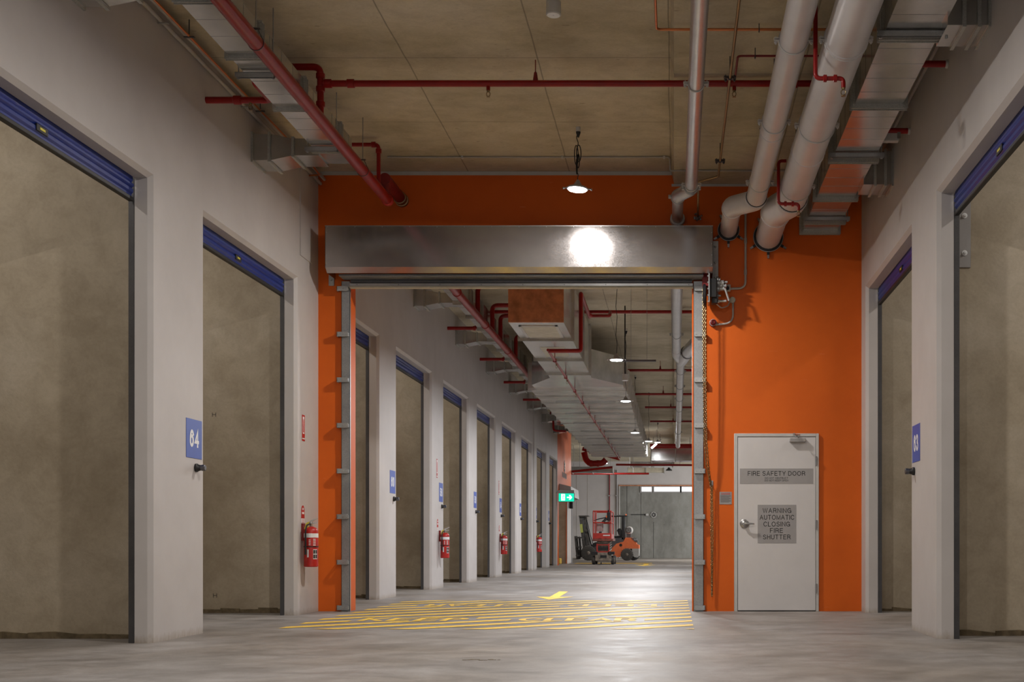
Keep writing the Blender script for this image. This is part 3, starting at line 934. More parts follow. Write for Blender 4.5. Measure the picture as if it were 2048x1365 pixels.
# ------------------------------------------------------------------ fire extinguishers and their signs
def extinguisher(y, label, x=XL):
    t = thing('fire_extinguisher', label, 'fire extinguisher', (x + .105, y, .56), 'red fire extinguishers on the left piers')
    X = x + .105; z0 = .545
    mb = MB(); mb.lathe((X, y, z0), (0, 0, 1), [(0, .070), (.008, .080), (.02, .080), (.40, .080), (.425, .076), (.445, .060), (.455, .035), (.462, .022)], 24)
    cyl = mb.build('cylinder', 'red_paint', t)
    mb = MB(); mb.lathe((X, y, z0 + .335), (0, 0, 1), [(0, .0808), (.048, .0808)], 24); mb.build('band', 'white_mark', cyl)
    mb = MB(); mb.lathe((X, y, z0 + .225), (0, 0, 1), [(0, .083), (.012, .083)], 24); mb.build('strap', 'black', t)
    # label panel facing the corridor and the camera
    mb = MB()
    def arc_panel(a0, a1, z1, z2, r):
        n = 6
        P = []
        for i in range(n + 1):
            a = a0 + (a1 - a0) * i / n
            P.append((X + r * math.cos(a), y + r * math.sin(a)))
        for i in range(n):
            mb.quad((*P[i], z1), (*P[i + 1], z1), (*P[i + 1], z2), (*P[i], z2))
    arc_panel(-1.0, -.35, z0 + .09, z0 + .20, .0815)
    mb.build('instruction_label', 'white_mark', cyl); mb = MB()
    arc_panel(-1.85, -1.6, z0 + .11, z0 + .20, .0815)
    mb.build('service_label', 'white_mark', cyl); mb = MB()
    for k in range(5):
        arc_panel(-1.0, -.6, z0 + .245 + k * .017, z0 + .252 + k * .017, .0815)
    for k in range(4):
        arc_panel(-1.6, -1.35, z0 + .25 + k * .018, z0 + .257 + k * .018, .0815)
    mb.build('instruction_print', 'white_mark', cyl)
    mb = MB()
    for k in range(2):
        for j in range(2):
            arc_panel(-.97 + j * .32, -.70 + j * .32, z0 + .098 + k * .052, z0 + .142 + k * .052, .082)
    mb.build('pictograms', 'ink', cyl)
    mb = MB(); mb.lathe((X, y, z0 + .46), (0, 0, 1), [(0, .018), (.03, .018), (.035, .022), (.055, .020)], 14)
    valve = mb.build('valve', 'steel', t)
    mb = MB()
    mb.prism([(X - .01, y - .01, z0 + .51), (X + .075, y - .012, z0 + .55), (X + .08, y - .012, z0 + .562), (X - .01, y - .01, z0 + .53)], (0, .02, 0))
    mb.prism([(X - .01, y - .01, z0 + .485), (X + .07, y - .012, z0 + .50), (X + .07, y - .012, z0 + .51), (X - .01, y - .01, z0 + .50)], (0, .02, 0))
    mb.build('handle', 'grey_plastic', t)
    mb = MB(); mb.tube(fillet([(X, y - .02, z0 + .49), (X - .03, y - .07, z0 + .48), (X - .035, y - .094, z0 + .40), (X - .035, y - .092, z0 + .14)], .04), [.009] * 17 + [.012], 8)
    mb.build('hose', 'black', t)
    mb = MB(); mb.prism([(X - .07, y - .03, z0 + .43), (X - .02, y - .035, z0 + .45), (X - .01, y - .035, z0 + .52), (X - .05, y - .03, z0 + .50)], (0, .004, 0))
    mb.build('inspection_tag', 'yellow_tag', t)
    mb = MB(); mb.box(x + .001, x + .03, y - .03, y + .03, z0 + .30, z0 + .50, .002); mb.build('wall_bracket', 'dark_red', t)
    return t

ext = extinguisher(13.74, 'large red fire extinguisher on the white pier beside the orange wall')
for yy, where in ((21.75, 'beneath the number 58 sign'), (29.30, 'beneath the number 54 sign'), (36.95, 'just behind the tall white pilaster, farthest away')):
    c = copy_tree(ext)
    c.location.y += yy - 13.74
    c['label'] = 'red fire extinguisher on the left wall ' + where

def locator(y, label, hgt=.30, z0=1.99, w=.10):
    t = thing('extinguisher_sign', label, 'sign', (XL, y, z0), 'extinguisher location signs')
    mb = MB(); mb.box(XL + .0005, XL + .003, y - w / 2, y + w / 2, z0, z0 + hgt); mb.build('plate', 'red_paint', t)
    mb = MB(); mb.box(XL + .003, XL + .0036, y - w / 2 + .022, y + w / 2 - .022, z0 + .085, z0 + hgt - .02)
    mb.box(XL + .003, XL + .0036, y - w / 2, y + w / 2, z0 + .022, z0 + .034); mb.build('white_field', 'white_mark', t)
    mb = MB(); mb.box(XL + .0036, XL + .0042, y - .016, y + .016, z0 + .10, z0 + hgt - .07, .001)
    mb.lathe((XL + .0036, y, z0 + hgt - .06), (1, 0, 0), [(0, .012), (.0008, .012)], 10); mb.build('symbol', 'red_paint', t)
locator(13.79, 'red extinguisher sign high on the white pier beside the orange wall')
locator(21.55, 'small red extinguisher sign on the pier marked 58', .34)
locator(29.15, 'small red extinguisher sign on the pier marked 54', .34)
def id_sign(y, label, z0=1.05):
    t = thing('identification_sign', label, 'sign', (XL, y, z0), 'round-topped extinguisher type signs')
    mb = MB()
    pts = [(XL + .0005, y - .06, z0 + .05), (XL + .0005, y + .06, z0 + .05), (XL + .0005, y + .055, z0 + .15)]
    pts += [(XL + .0005, y + .05 * math.cos(a), z0 + .15 + .05 * math.sin(a)) for a in [PI * k / 8 for k in range(9)]] + [(XL + .0005, y - .055, z0 + .15)]
    mb.prism(pts, (.0025, 0, 0)); mb.build('plate', 'red_paint', t)
    mb = MB()
    mb.box(XL + .003, XL + .0038, y - .035, y + .035, z0 + .10, z0 + .125); mb.box(XL + .003, XL + .0038, y - .02, y + .02, z0 + .145, z0 + .17)
    mb.box(XL + .0005, XL + .003, y - .058, y + .058, z0 - .01, z0 + .05)
    mb.build('white_field', 'white_mark', t)
    mb = MB()
    for k in range(3): mb.box(XL + .003, XL + .0038, y - .045, y + .045, z0 + .003 + k * .015, z0 + .008 + k * .015)
    mb.build('fine_print', 'red_paint', t)
id_sign(13.77, 'round-topped red and white sign just above the nearest extinguisher')
id_sign(21.6, 'round-topped sign above the extinguisher of the pier marked 58')
id_sign(29.2, 'round-topped sign above the extinguisher of the pier marked 54')

# ------------------------------------------------------------------ lamps
def high_bay(x, y, z, ztop, label, tilt=0.0, coil=False, body=True, energy=1.0, col=(1.0, 0.94, 0.88)):
    t = thing('pendant_lamp', label, 'lamp', (x, y, z), 'round pendant lamps along the corridor')
    M = Matrix.Translation((x, y, z)) @ Matrix.Rotation(tilt, 4, 'Y') @ Matrix.Translation((-x, -y, -z))
    mb = MB(M); mb.lathe((x, y, z), (0, 0, 1), [(.012, .112), (.024, .116), (.036, .10), (.042, .05), (.06, .045), (.115, .012)], 28)
    mb.build('housing', 'plate_grey', t)
    mb = MB(M); mb.lathe((x, y, z), (0, 0, 1), [(.002, .095), (.011, .100)], 28)
    mb.build('diffuser', 'lamp_glow', t)
    mb = MB(M)
    for s_ in (-1, 1):
        mb.box(x + s_ * .115, x + s_ * .15, y - .012, y + .012, z + .018, z + .026)
        mb.lathe((x + s_ * .15, y, z + .008), (0, 0, 1), [(0, .010), (.02, .010)], 8)
    mb.build('fixing_ear', 'steel', t)
    pts = [(x, y, z + .11)]
    n = 9
    for i in range(1, n):
        f = i / n
        pts.append((x + .012 * math.sin(i * 2.1), y + .01 * math.cos(i * 1.7), z + .11 + (ztop - z - .16) * f))
    pts.append((x + .01, y, ztop - .05))
    mb = MB(); mb.tube(fillet(pts, .04, 3), .005, 6)
    if coil:
        for (c, R, ax) in (((x - .01, y, ztop - .30), .07, .9), ((x + .015, y, ztop - .28), .06, .4), ((x - .005, y, ztop - .42), .055, 1.4), ((x + .01, y, ztop - .36), .05, 2.3)):
            ring = [(c[0] + R * .42 * math.cos(a) * math.cos(ax), y + R * .42 * math.cos(a) * math.sin(ax), c[2] + R * 1.5 * math.sin(a)) for a in [2 * PI * k / 18 for k in range(18)]]
            mb.tube(ring, .0055, 6, closed=True)
    mb.build('cable', 'black', t)
    mb = MB(); mb.lathe((x + .01, y, ztop), (0, 0, -1), [(0, .025), (.05, .025)], 12); pl = mb.build('ceiling_socket', 'frame_white', t)
    mb = MB(); mb.lathe((x + .01, y, ztop - .05), (0, 0, -1), [(0, .026), (.02, .022), (.06, .008)], 12); mb.build('plug', 'black', t)
    if energy > 0:
        L = bpy.data.lights.new('lamp_light', 'AREA'); L.shape = 'DISK'; L.size = .19; L.energy = LAMP_W * energy; L.color = col; L.spread = PI
        lo = bpy.data.objects.new('lamp_light', L); COL.objects.link(lo); lo.location = (0, 0, -.012); lo.parent = t
        lo.rotation_euler = (0, tilt, 0)
    return t
high_bay(-1.04, 12.84, 4.592, ZC, 'glowing round pendant lamp with looped cable in front of the orange wall', tilt=.06, coil=True)
high_bay(-1.02, 7.75, 4.6, ZC, 'round pendant lamp above the frame, nearest the camera')
high_bay(-1.02, 2.0, 4.6, ZC, 'round pendant lamp above the camera')
high_bay(-1.02, -3.6, 4.6, ZC, 'round pendant lamp behind the camera')
far_l = [(1233, 722, 19.26, 'nearest behind the shutter opening, beside the big duct'), (1251.5, 804, 24.9, 'right of the duct edge, second behind the shutter opening'),
         (1270, 867, 31.8, 'low under the duct edge, third behind the shutter opening'), (1297.5, 884, 35.4, 'hanging in the distance beside the grey box duct')]
for px, py, y, w in far_l:
    p = at(px, py, y); high_bay(p.x, p.y, p.z, ZC, 'small glowing pendant lamp ' + w, energy=1.6 if y < 33 else .9, col=(.98, .98, 1.0))
high_bay(-.62, 44.0, 4.5, ZC, 'round pendant lamp above the end of the wide duct', energy=1.0, col=(.98, .98, 1.0))
high_bay(-3.2, 55.5, 4.5, ZC, 'round pendant lamp in the far hall over the forklift', energy=1.2)
high_bay(2.6, 56.5, 4.5, ZC, 'round pendant lamp in the far hall right of the corridor', energy=1.2)

# slanted tube light in the distance
p, q = at(1303, 897, 47), at(1313, 888, 47)
t = thing('tube_light', 'small slanted glowing tube light in the distance', 'lamp', p)
mb = MB(); mb.tube([p, q], .035, 8); mb.build('tube', 'lamp_glow', t)
mb = MB(); mb.tube([q, at(1322, 880, 47.5)], .02, 8); mb.tube([q, (q.x, q.y, ZC - .004)], .01, 6); mb.build('bracket_arm', 'plate_grey', t)

# detectors
def detector(px, py, y, r, hgt, label, ztop):
    c = at(px, py, y)
    t = thing('ceiling_detector', label, 'detector', (c.x, y, c.z), 'white cylindrical detectors')
    mb = MB(); mb.lathe((c.x, y, c.z), (0, 0, 1), [(0, r * .9), (.006, r), (.012, r), (.014, r * .96), (hgt, r * .96)], 28); mb.build('housing', 'frame_white', t)
    mb = MB(); mb.lathe((c.x, y, c.z - .001), (0, 0, 1), [(0, r * .80), (.003, r * .86)], 28); mb.lathe((c.x, y, c.z - .004), (0, 0, 1), [(0, .008), (.005, .010)], 10)
    mb.build('sensor_face', 'white_mark', t)
    mb = MB(); mb.lathe((c.x, y, c.z + hgt), (0, 0, 1), [(0, r * 1.02), (max(ztop - c.z - hgt, .006), r * 1.02)], 24) if ztop - c.z - hgt < .1 else mb.tube([(c.x, y, c.z + hgt), (c.x, y, ztop)], .012, 8)
    mb.build('mount', 'black', t)
detector(1107, 31, 9.87, .0635, .115, 'white cylindrical detector on the ceiling at the top of the frame', ZC)
detector(1250, 762, 22.5, .062, .12, 'white cylindrical detector hanging on a cable beside the big duct', ZC)

# ------------------------------------------------------------------ pipes
def clamp_parts(t, c, r, axis=(0, 1, 0), ztop=None, lugs=True, mat='frame_white', rod=True):
    """pipe clip with side lugs and a hanger rod"""
    c = Vector(c)
    mb = MB(); mb.torus(c, axis, r + .004, .006, 26, 6)
    if lugs:
        for s_ in (-1, 1):
            x = c.x + s_ * (r + .02)
            mb.box(x - .022, x + .022, c.y - .018, c.y + .018, c.z + .005, c.z + .013)
            mb.box(x - .020, x + .020, c.y - .018, c.y + .018, c.z - .013, c.z - .005)
            mb.tube([(x + s_ * .006, c.y, c.z - .035), (x + s_ * .006, c.y, c.z + .025)], .006, 6)
            mb.lathe((x + s_ * .006, c.y, c.z - .026), (0, 0, 1), [(0, .012), (.012, .012)], 6)
    o = mb.build('pipe_clip', mat, t)
    if rod and ztop:
        mb = MB(); mb.tube([(c.x, c.y, c.z + r), (c.x, c.y, ztop)], .005, 6); mb.build('hanger_rod', 'dark_steel', o)
    return o

def coupling(t, c, axis, r, w=.05, mat=None, name='coupling'):
    mb = MB(); c = Vector(c); axis = Vector(axis).normalized()
    mb.lathe(c - axis * w / 2, axis, [(0, r + .001), (.004, r + .010), (w - .004, r + .010), (w, r + .001)], 20)
    return mb.build(name, mat, t)

# main red pipe, left, in front of the fire wall
XP, ZP, RP = -3.26, 4.717, .058
t = thing('sprinkler_main', 'thick red sprinkler main running toward the orange wall on the upper left', 'pipe', (XP, 13.6, ZP - RP))
mb = MB(); mb.tube([(XP, -7.5, ZP), (XP, 13.62, ZP)], RP, 20); mb.build('pipe', 'red_pipe', t)
for y in (9.35, 12.55, 6.0):
    mb = MB(); mb.torus((XP, y, ZP), (0, 1, 0), RP + .002, .004, 26, 6)
    for s_ in (-1, 1):
        mb.tube([(XP + s_ * RP, y, ZP + .01), (XP + s_ * .012, y, ZP + RP + .055)], .0035, 5)
    mb.box(XP - .03, XP + .03, y - .012, y + .012, ZP + RP + .05, ZP + RP + .058)
    o = mb.build('hanger_clip', 'dark_steel', t)
    mb = MB(); mb.tube([(XP, y, ZP + RP + .05), (XP, y, ZC)], .005, 6); mb.build('hanger_rod', 'steel', o)
mb = MB(); mb.lathe((XP, 13.60, ZP), (0, 1, 0), [(0, RP + .001), (.01, RP + .008), (.06, RP + .006), (.065, RP * .6)], 22); mb.build('end_cap', 'red_paint', t)
mb = MB(); mb.tube([(XP, 13.55, ZP + .03), (XP, 13.55, 4.92)], .05, 14); mb.tube([(XP, 13.50, 4.92), (XP, 14.37, 4.92)], .066, 18); mb.build('wall_sleeve', 'dark_red', t)  # sleeve's darker red carries the shade it stands in
mb = MB(); mb.lathe((XP, 14.22, 4.92), (0, 1, 0), [(0, .069), (.004, .076), (.05, .076), (.055, .069), (.10, .069), (.105, .080), (.149, .080)], 24)
mb.build('fire_collar', 'rusty_pipe', t)
# riser and transverse header
t = thing('sprinkler_header', 'red sprinkler pipe crossing the ceiling in front of the fire wall', 'pipe', (-1, 11.05, 5.0))
yh, zh = 11.05, 5.052
mb = MB(); mb.tube([(XP, yh, zh), (1.32, yh, zh)], .030, 14)
mb.tube(fillet([(XP, yh, ZP + .03), (XP, yh, 5.205), (-3.60, yh, 5.205)], .07), .031, 14)
mb.tube(fillet([(-3.60, yh, 5.205), (-3.68, yh, 5.205), (-3.68, 10.52, 5.205), (-3.68, 10.52, 5.1)], .05), .031, 14)
mb.tube(fillet([(1.30, yh, zh), (1.33, yh - .30, 4.86)], .05), .031, 12)
mb.build('pipe', 'red_pipe', t)
for x in (-3.19, -2.98, 1.1): coupling(t, (x, yh, zh), (1, 0, 0), .030, .07, 'red_pipe')
for z in (4.86, 5.0, 5.12): coupling(t, (XP, yh, z), (0, 0, 1), .031, .05, 'red_pipe')
def sprinkler_head(t, x, y, z, drop=.0, pipe_r=.018):
    mb = MB()
    if drop > 0:
        mb.tube([(x, y, z + drop), (x, y, z)], pipe_r, 10)
    mb.lathe((x, y, z), (0, 0, -1), [(-.01, .016), (.006, .014), (.012, .012)], 8)
    for s_ in (-1, 1):
        mb.tube(fillet([(x, y, z - .010), (x + s_ * .017, y, z - .022), (x + s_ * .015, y, z - .046), (x, y, z - .055)], .01, 3), .0035, 5)
    mb.lathe((x, y, z - .055), (0, 0, -1), [(0, .004), (.003, .018), (.005, .018)], 12)
    return mb.build('sprinkler_head', 'brass_chain', t)
def drop_stub(t, x, y, z0, z1, r=.018):
    mb = MB(); mb.tube([(x, y, z0), (x, y, z1)], r, 10); mb.build('drop_pipe', 'red_pipe', t)
for x in (-1.715, .55):
    drop_stub(t, x, yh, zh, zh - .065); sprinkler_head(t, x, yh, zh - .065)
for x in (-1.28,):
    mb = MB(); mb.lathe((x, yh, zh), (0, 0, 1), [(.02, .026), (.10, .014), (.11, .006)], 10); mb.tube([(x, yh, zh + .1), (x, yh, ZC)], .005, 6); mb.build('hanger', 'dark_red', t)
# small branch with drop beside the main
t = thing('sprinkler_branch', 'thin red branch pipe rising from the main near the orange wall', 'pipe', (-3.17, 12.95, 4.8))
mb = MB()
mb.tube(fillet([(-3.62, 13.16, 5.19), (-3.245, 13.16, 5.19), (-3.245, 13.16, 4.76)], .05), .022, 12); mb.build('pipe', 'red_pipe', t)
coupling(t, (-3.30, 13.16, 5.19), (1, 0, 0), .022, .05, 'red_pipe'); coupling(t, (-3.245, 13.16, 5.12), (0, 0, 1), .022, .05, 'red_pipe')
# stub out of the left wall
t = thing('wall_branch', 'short red pipe coming out of the left wall before the orange wall', 'pipe', (XL, 10.93, 4.83))
mb = MB(); zs = 4.855
mb.tube(fillet([(XL, 10.93, zs), (-3.68, 10.93, zs), (-3.68, 10.52, zs), (-3.68, 10.52, 5.16)], .05), .030, 14); mb.build('pipe', 'red_pipe', t)
coupling(t, (-3.98, 10.93, zs), (1, 0, 0), .030, .07, 'red_pipe')
sprinkler_head(t, -3.86, 10.93, zs - .035)
# stubs out of the right wall
for (px, py, y, w) in ((1896, 128, 9.83, 'nearer and higher in view'), (1820, 262, 11.41, 'nearer the orange wall')):
    c = at(px, py, y)
    t = thing('wall_branch', 'short red pipe coming out of the right wall, ' + w, 'pipe', (XR, y, c.z))
    mb = MB(); mb.tube([(XR, y, c.z), (1.72, y, c.z)], .027, 14); mb.build('pipe', 'red_pipe', t)
    mb = MB(); mb.lathe((XR - .002, y, c.z), (-1, 0, 0), [(0, .036), (.02, .033)], 16); mb.build('sealant_ring', 'frame_white', t)
c = at(1780, 279, 11.45)
t = thing('junction_box', 'small white box fixed below the red wall pipe on the upper right', 'box', c)
mb = MB(); mb.box(c.x - .08, c.x + .08, 11.4, 11.47, c.z - .03, c.z + .055, .006); mb.build('box', 'frame_white', t)
mb = MB(); mb.box(c.x + .06, c.x + .09, 11.39, 11.40, c.z - .01, c.z + .07); mb.tube([(c.x, 11.44, c.z + .05), (c.x, 11.44, ZC2)], .006, 6); mb.build('bracket', 'steel', t)

# sprinkler drops between the white pipes
for (xa, xb_, y, pyt, pyh, w) in ((1.035, 1.24, 8.81, -20, 157, 'nearer the camera, high between the white pipes'), (1.057, 1.262, 12.2, 322, 408, 'by the white pipe bends near the orange wall')):
    zt, zhh = at(0, pyt, y).z, at(0, pyh, y).z
    zt = min(zt, ZC2 - .04)
    t = thing('sprinkler_drop', 'red dropped sprinkler pipe ' + w, 'sprinkler', (xa, y, zhh))
    mb = MB(); mb.tube(fillet([(xa + .08, y, zt), (xa, y, zt), (xa, y, zhh), (xb_, y, zhh), (xb_, y, zhh - .07)], .04), .0165, 12); mb.build('pipe', 'red_pipe', t)
    coupling(t, (xa + .07, y, zhh), (1, 0, 0), .0165, .03, 'red_pipe'); coupling(t, (xb_ - .06, y, zhh), (1, 0, 0), .0165, .03, 'red_pipe')
    sprinkler_head(t, xb_, y, zhh - .07)

# galvanised drain pipe, centre
def offset_pipe(name, label, x0, x1, z, r, yj, yj2, mat, clips, ring_mat, ystart=-7.5, yend=YW):
    t = thing(name, label, 'pipe', (x0, 12, z - r))
    mb = MB(); mb.tube([(x0, ystart, z), (x0, yj, z)], r, 24); mb.build('pipe', mat, t)
    mb = MB(); mb.tube(fillet([(x0, yj - .02, z), (x0, yj + r * .9, z), (x1, yj2 - r * .9, z), (x1, yj2, z)], r * 1.6, 8), r + .007, 24); mb.build('offset_bend', mat, t)
    mb = MB(); mb.tube([(x1, yj2 - .01, z), (x1, yend, z)], r * .97, 24); mb.build('stub', mat, t)
    for y in clips: clamp_parts(t, (x0, y, z), r, ztop=ZC2 if x0 > 0 else ZC)
    coupling(t, (x0, yj, z), (0, 1, 0), r + .004, .05, ring_mat); coupling(t, (x1, yj2, z), (0, 1, 0), r + .004, .05, ring_mat)
    return t
t = offset_pipe('drain_pipe', 'galvanised steel pipe hanging above the centre of the corridor', .182, .036, 4.687, .066, 13.05, 13.42, 'galv_pipe', (10.1, 12.95, 6.5), 'galv')
for yc, xc in ((13.08, .182), (13.40, .036)):
    mb = MB()
    for s_ in (-1, 1):
        mb.box(xc + s_ * .085 - .02, xc + s_ * .085 + .02, yc - .03, yc + .03, 4.687 - .015, 4.687 + .015, .004)
        mb.lathe((xc + s_ * .09, yc - .03, 4.687), (0, -1, 0), [(0, .010), (.02, .010)], 6)
    mb.build('coupling_bolt', 'galv', t)
def wall_collar(t, x, z, r, mat, rough=0):
    mb = MB(); seg = 32
    mb.lathe((x, 14.28, z), (0, 1, 0), [(0, r + .002), (.0, r + .02), (.08, r + .024), (.085, r)], seg)
    return mb.build('wall_collar', mat, t)
wall_collar(t, .036, 4.687, .066, 'frame_white')

# white plastic pipes with black intumescent collars
def white_pipe(x0, x1, z, r, yj, yj2, clips, label, rings):
    t = offset_pipe('waste_pipe', label, x0, x1, z, r, yj, yj2, 'white_pipe', clips, 'white_pipe')
    for y in rings:
        coupling(t, (x0, y, z), (0, 1, 0), r - .004, .06, 'white_pipe', 'socket')
    mb = MB(); mb.torus((x0, yj - .04, z), (0, 1, 0), r + .002, .006, 32, 6); mb.build('seal_ring', 'black', t)
    mb = MB(); mb.lathe((x1, 14.30, z), (0, 1, 0), [(0, r), (0, r + .016), (.06, r + .018), (.068, r)], 32)
    col = mb.build('fire_collar', 'black', t)
    mb = MB(); mb.torus((x1, 14.33, z), (0, 1, 0), r + .022, .005, 32, 6); mb.build('collar_band', 'plate_grey', col)
    for a in (PI * 1.5, PI * 1.5 + 1.0, PI * 1.5 - 1.0, PI / 2 - .5, PI / 2 + .5):
        mb = MB()
        u = Vector((math.cos(a), 0, math.sin(a))); w = Vector((-math.sin(a), 0, math.cos(a)))
        c = Vector((x1, 14.33, z)) + u * (r + .02)
        mb.prism([c - w * .014, c + w * .014, c + w * .014 + u * .04, c - w * .014 + u * .04], (0, .03, 0))
        ft = mb.build('fixing_foot', 'black', col)
        mb = MB(); c2 = c + u * .04
        mb.prism([c2 - w * .012, c2 + w * .012, c2 + w * .010 + u * .04, c2 - w * .010 + u * .04], (0, .03, 0))
        mb.build('fixing_tab', 'steel', ft)
    return t
white_pipe(.885, .645, 4.56, .106, 13.0, 13.42, (8.92, 10.65, 12.43, 6.6), 'long white waste pipe between the galvanised pipe and the wider white pipe', (7.7, 10.9))
white_pipe(1.245, 1.12, 4.477, .155, 12.72, 13.30, (8.71, 10.5, 12.29, 6.5), 'widest white waste pipe beside the silver duct', (8.7, 11.2))

# thin rod-like pipe, copper pipes, conduits
t = thing('thin_steel_pipe', 'thin rusty steel pipe hanging right of the galvanised pipe', 'pipe', (.49, 13.5, 4.9))
mb = MB(); mb.tube(fillet([(.49, -7, 4.93), (.49, 13.45, 4.93), (.27, 13.62, 4.92), (.27, 13.75, 4.72), (.28, 14.37, 4.72)], .03), .0125, 10); mb.build('pipe', 'rusty_pipe', t)
for y in (10.6, 12.9, 7): clamp_parts(t, (.49, y, 4.93), .0125, ztop=ZC2, lugs=True, mat='dark_steel')
mb = MB()
random.seed(3)
for k in range(26):
    a = random.random() * 2 * PI; rr = .02 + random.random() * .03
    c = Vector((.28 + rr * math.cos(a), 14.30 + random.random() * .06, 4.72 + rr * math.sin(a)))
    mb.lathe(c, (random.uniform(-1, 1), random.uniform(-1, 1), random.uniform(-1, 1)), [(-.012, .003), (0, .014), (.01, .006)], 5)
mb.build('foil_packing', 'galv', t)
t = thing('copper_pipe', 'thin copper pipe turning across the ceiling at the top, right of centre', 'pipe', (.5, 9.93, 5.05))
mb = MB(); mb.tube(fillet([(-.15, 4.0, 5.07), (-.15, 9.93, 5.07), (1.9, 9.93, 5.07)], .05), .011, 10); mb.build('pipe', 'copper', t)
for x in (.70,): 
    mb = MB(); mb.tube([(x, 9.93, 5.07), (x, 9.93, ZC2)], .004, 6); mb.torus((x, 9.93, 5.065), (1, 0, 0), .016, .005, 14, 5); mb.build('hanger', 'dark_steel', t)
t = thing('dark_service_pipe', 'thin dark red pipe crossing behind the white pipes', 'pipe', (.9, 10.4, 5.05))
mb = MB(); mb.tube(fillet([(.55, 10.95, 5.05), (.55, 10.42, 5.05), (1.9, 10.42, 5.05)], .04), .010, 8); mb.build('pipe', 'dark_red', t)
mb = MB(); x = .70; mb.tube([(x, 10.42, 5.05), (x, 10.42, ZC2)], .004, 6); mb.torus((x, 10.42, 5.045), (1, 0, 0), .016, .005, 14, 5); mb.build('hanger', 'dark_steel', t)
t = thing('copper_pipe', 'thin copper pipe running along the left wall under the ceiling', 'pipe', (-4.12, 12, 5.13))
mb = MB(); mb.tube(fillet([(-4.125, -7, 5.13), (-4.125, 13.6, 5.13), (-4.125, 13.95, 5.10), (-4.3, 13.98, 5.10)], .04), .010, 8); mb.build('pipe', 'copper', t)
for y in (8.0, 10.2, 11.95, 13.2):
    mb = MB(); mb.tube([(-4.125, y, 5.13), (-4.125, y, ZC)], .005, 6); mb.box(-4.17, -4.08, y - .012, y + .012, 5.117, 5.125); mb.build('hanger', 'dark_steel', t)
t = thing('conduit_pair', 'two grey conduits running along the top of the left wall', 'conduit', (-4.2, 12, 5.1))
for dx, dz in ((0.0, 0), (.045, .05)):
    mb = MB(); mb.tube(fillet([(-4.235 + dx, -7, 5.13 + dz), (-4.235 + dx, 14.0, 5.13 + dz), (-4.235 + dx, 14.36, 5.12 + dz)], .05), .019, 10); mb.build('conduit', 'grey_conduit', t)
for y in (8.0, 9.9, 11.8, 13.4):
    mb = MB(); mb.box(-4.262, -4.17, y - .01, y + .01, 5.105, 5.112); mb.build('saddle', 'galv', t)
t = thing('conduit_pair', 'two grey conduits running along the top of the right wall', 'conduit', (2.18, 12, 4.95))
for dx, dz in ((0.0, 0), (-.05, .04)):
    mb = MB(); mb.tube([(2.20 + dx, -7, 4.98 + dz), (2.20 + dx, 14.36, 4.98 + dz)], .017, 10); mb.build('conduit', 'grey_conduit', t)
t = thing('ceiling_conduit', 'thin grey conduit crossing the ceiling just in front of the orange wall', 'conduit', (-1.5, 13.8, 5.2))
mb = MB(); mb.tube(fillet([(-3.3, 13.80, ZC - .012), (-.075, 13.80, ZC - .012), (-.055, 13.81, ZC - .03), (-.05, 13.82, ZC2 - .012), (1.6, 13.82, ZC2 - .012)], .02), .010, 8); mb.build('conduit', 'grey_conduit', t)
for x in (-2.44, -1.29, -.12):
    mb = MB(); mb.box(x - .012, x + .012, 13.78, 13.82, ZC - .028, ZC); mb.build('saddle', 'frame_white', t)

# ------------------------------------------------------------------ rectangular ducts
def flange(t, x0, x1, z0, z1, y, w=.035, proud=.022, mat='flange_metal', name='flange'):
    mb = MB()
    for (a, b, c, d) in ((x0 - proud, x1 + proud, z0 - proud, z0), (x0 - proud, x1 + proud, z1, z1 + proud), (x0 - proud, x0, z0, z1), (x1, x1 + proud, z0, z1)):
        mb.box(a, b, y - w / 2, y + w / 2, c, d)
    for (a, b, c, d) in ((x0 - proud * 1.4, x1 + proud * 1.4, z0 - proud * 1.4, z0), (x0 - proud * 1.4, x0, z0, z1), (x1, x1 + proud * 1.4, z0, z1)):
        mb.box(a, b, y - w / 2 - .003, y - w / 2 + .003, c, d); mb.box(a, b, y + w / 2 - .003, y + w / 2 + .003, c, d)
    for x in (x0 - proud * .3, x1 + proud * .3):
        for z in (z0 - proud * .3, z1 + proud * .3):
            mb.lathe((x, y - w / 2 - .012, z), (0, 1, 0), [(0, .011), (w + .024, .011)], 6)
    return mb.build(name, mat, t)

def ribbed_duct(mb, x0, x1, y0, y1, z0, z1, step=.35, rib=.003):
    mb.box(x0, x1, y0, y1, z0, z1)
    y = y0 + step
    while y < y1 - .05:
        mb.box(x0 - rib, x1 + rib, y - .004, y + .004, z0 - rib, z1 + rib)
        y += step

def trapeze(t, x0, x1, y, z, ztop, name='trapeze_hanger', e=.06):
    mb = MB()
    mb.box(x0 - .06, x1 + e, y - .02, y - .017, z - .045, z - .004)
    mb.box(x0 - .06, x1 + e, y - .02, y + .02, z - .007, z - .003)
    mb.box(x0 - .06, x1 + e, y + .017, y + .02, z - .045, z - .004)
    n = int((x1 - x0) / .07)
    for i in range(n):
        x = x0 + (i + .3) * (x1 - x0) / n
        mb.box(x, x + .035, y - .0208, y - .020, z - .031, z - .019)
    for x in (x0 - .035, x1 + e * .58):
        mb.tube([(x, y, z - .06), (x, y, ztop)], .005, 6); mb.lathe((x, y, z - .058), (0, 0, 1), [(0, .012), (.012, .012)], 6)
    return mb.build(name, 'galv', t)

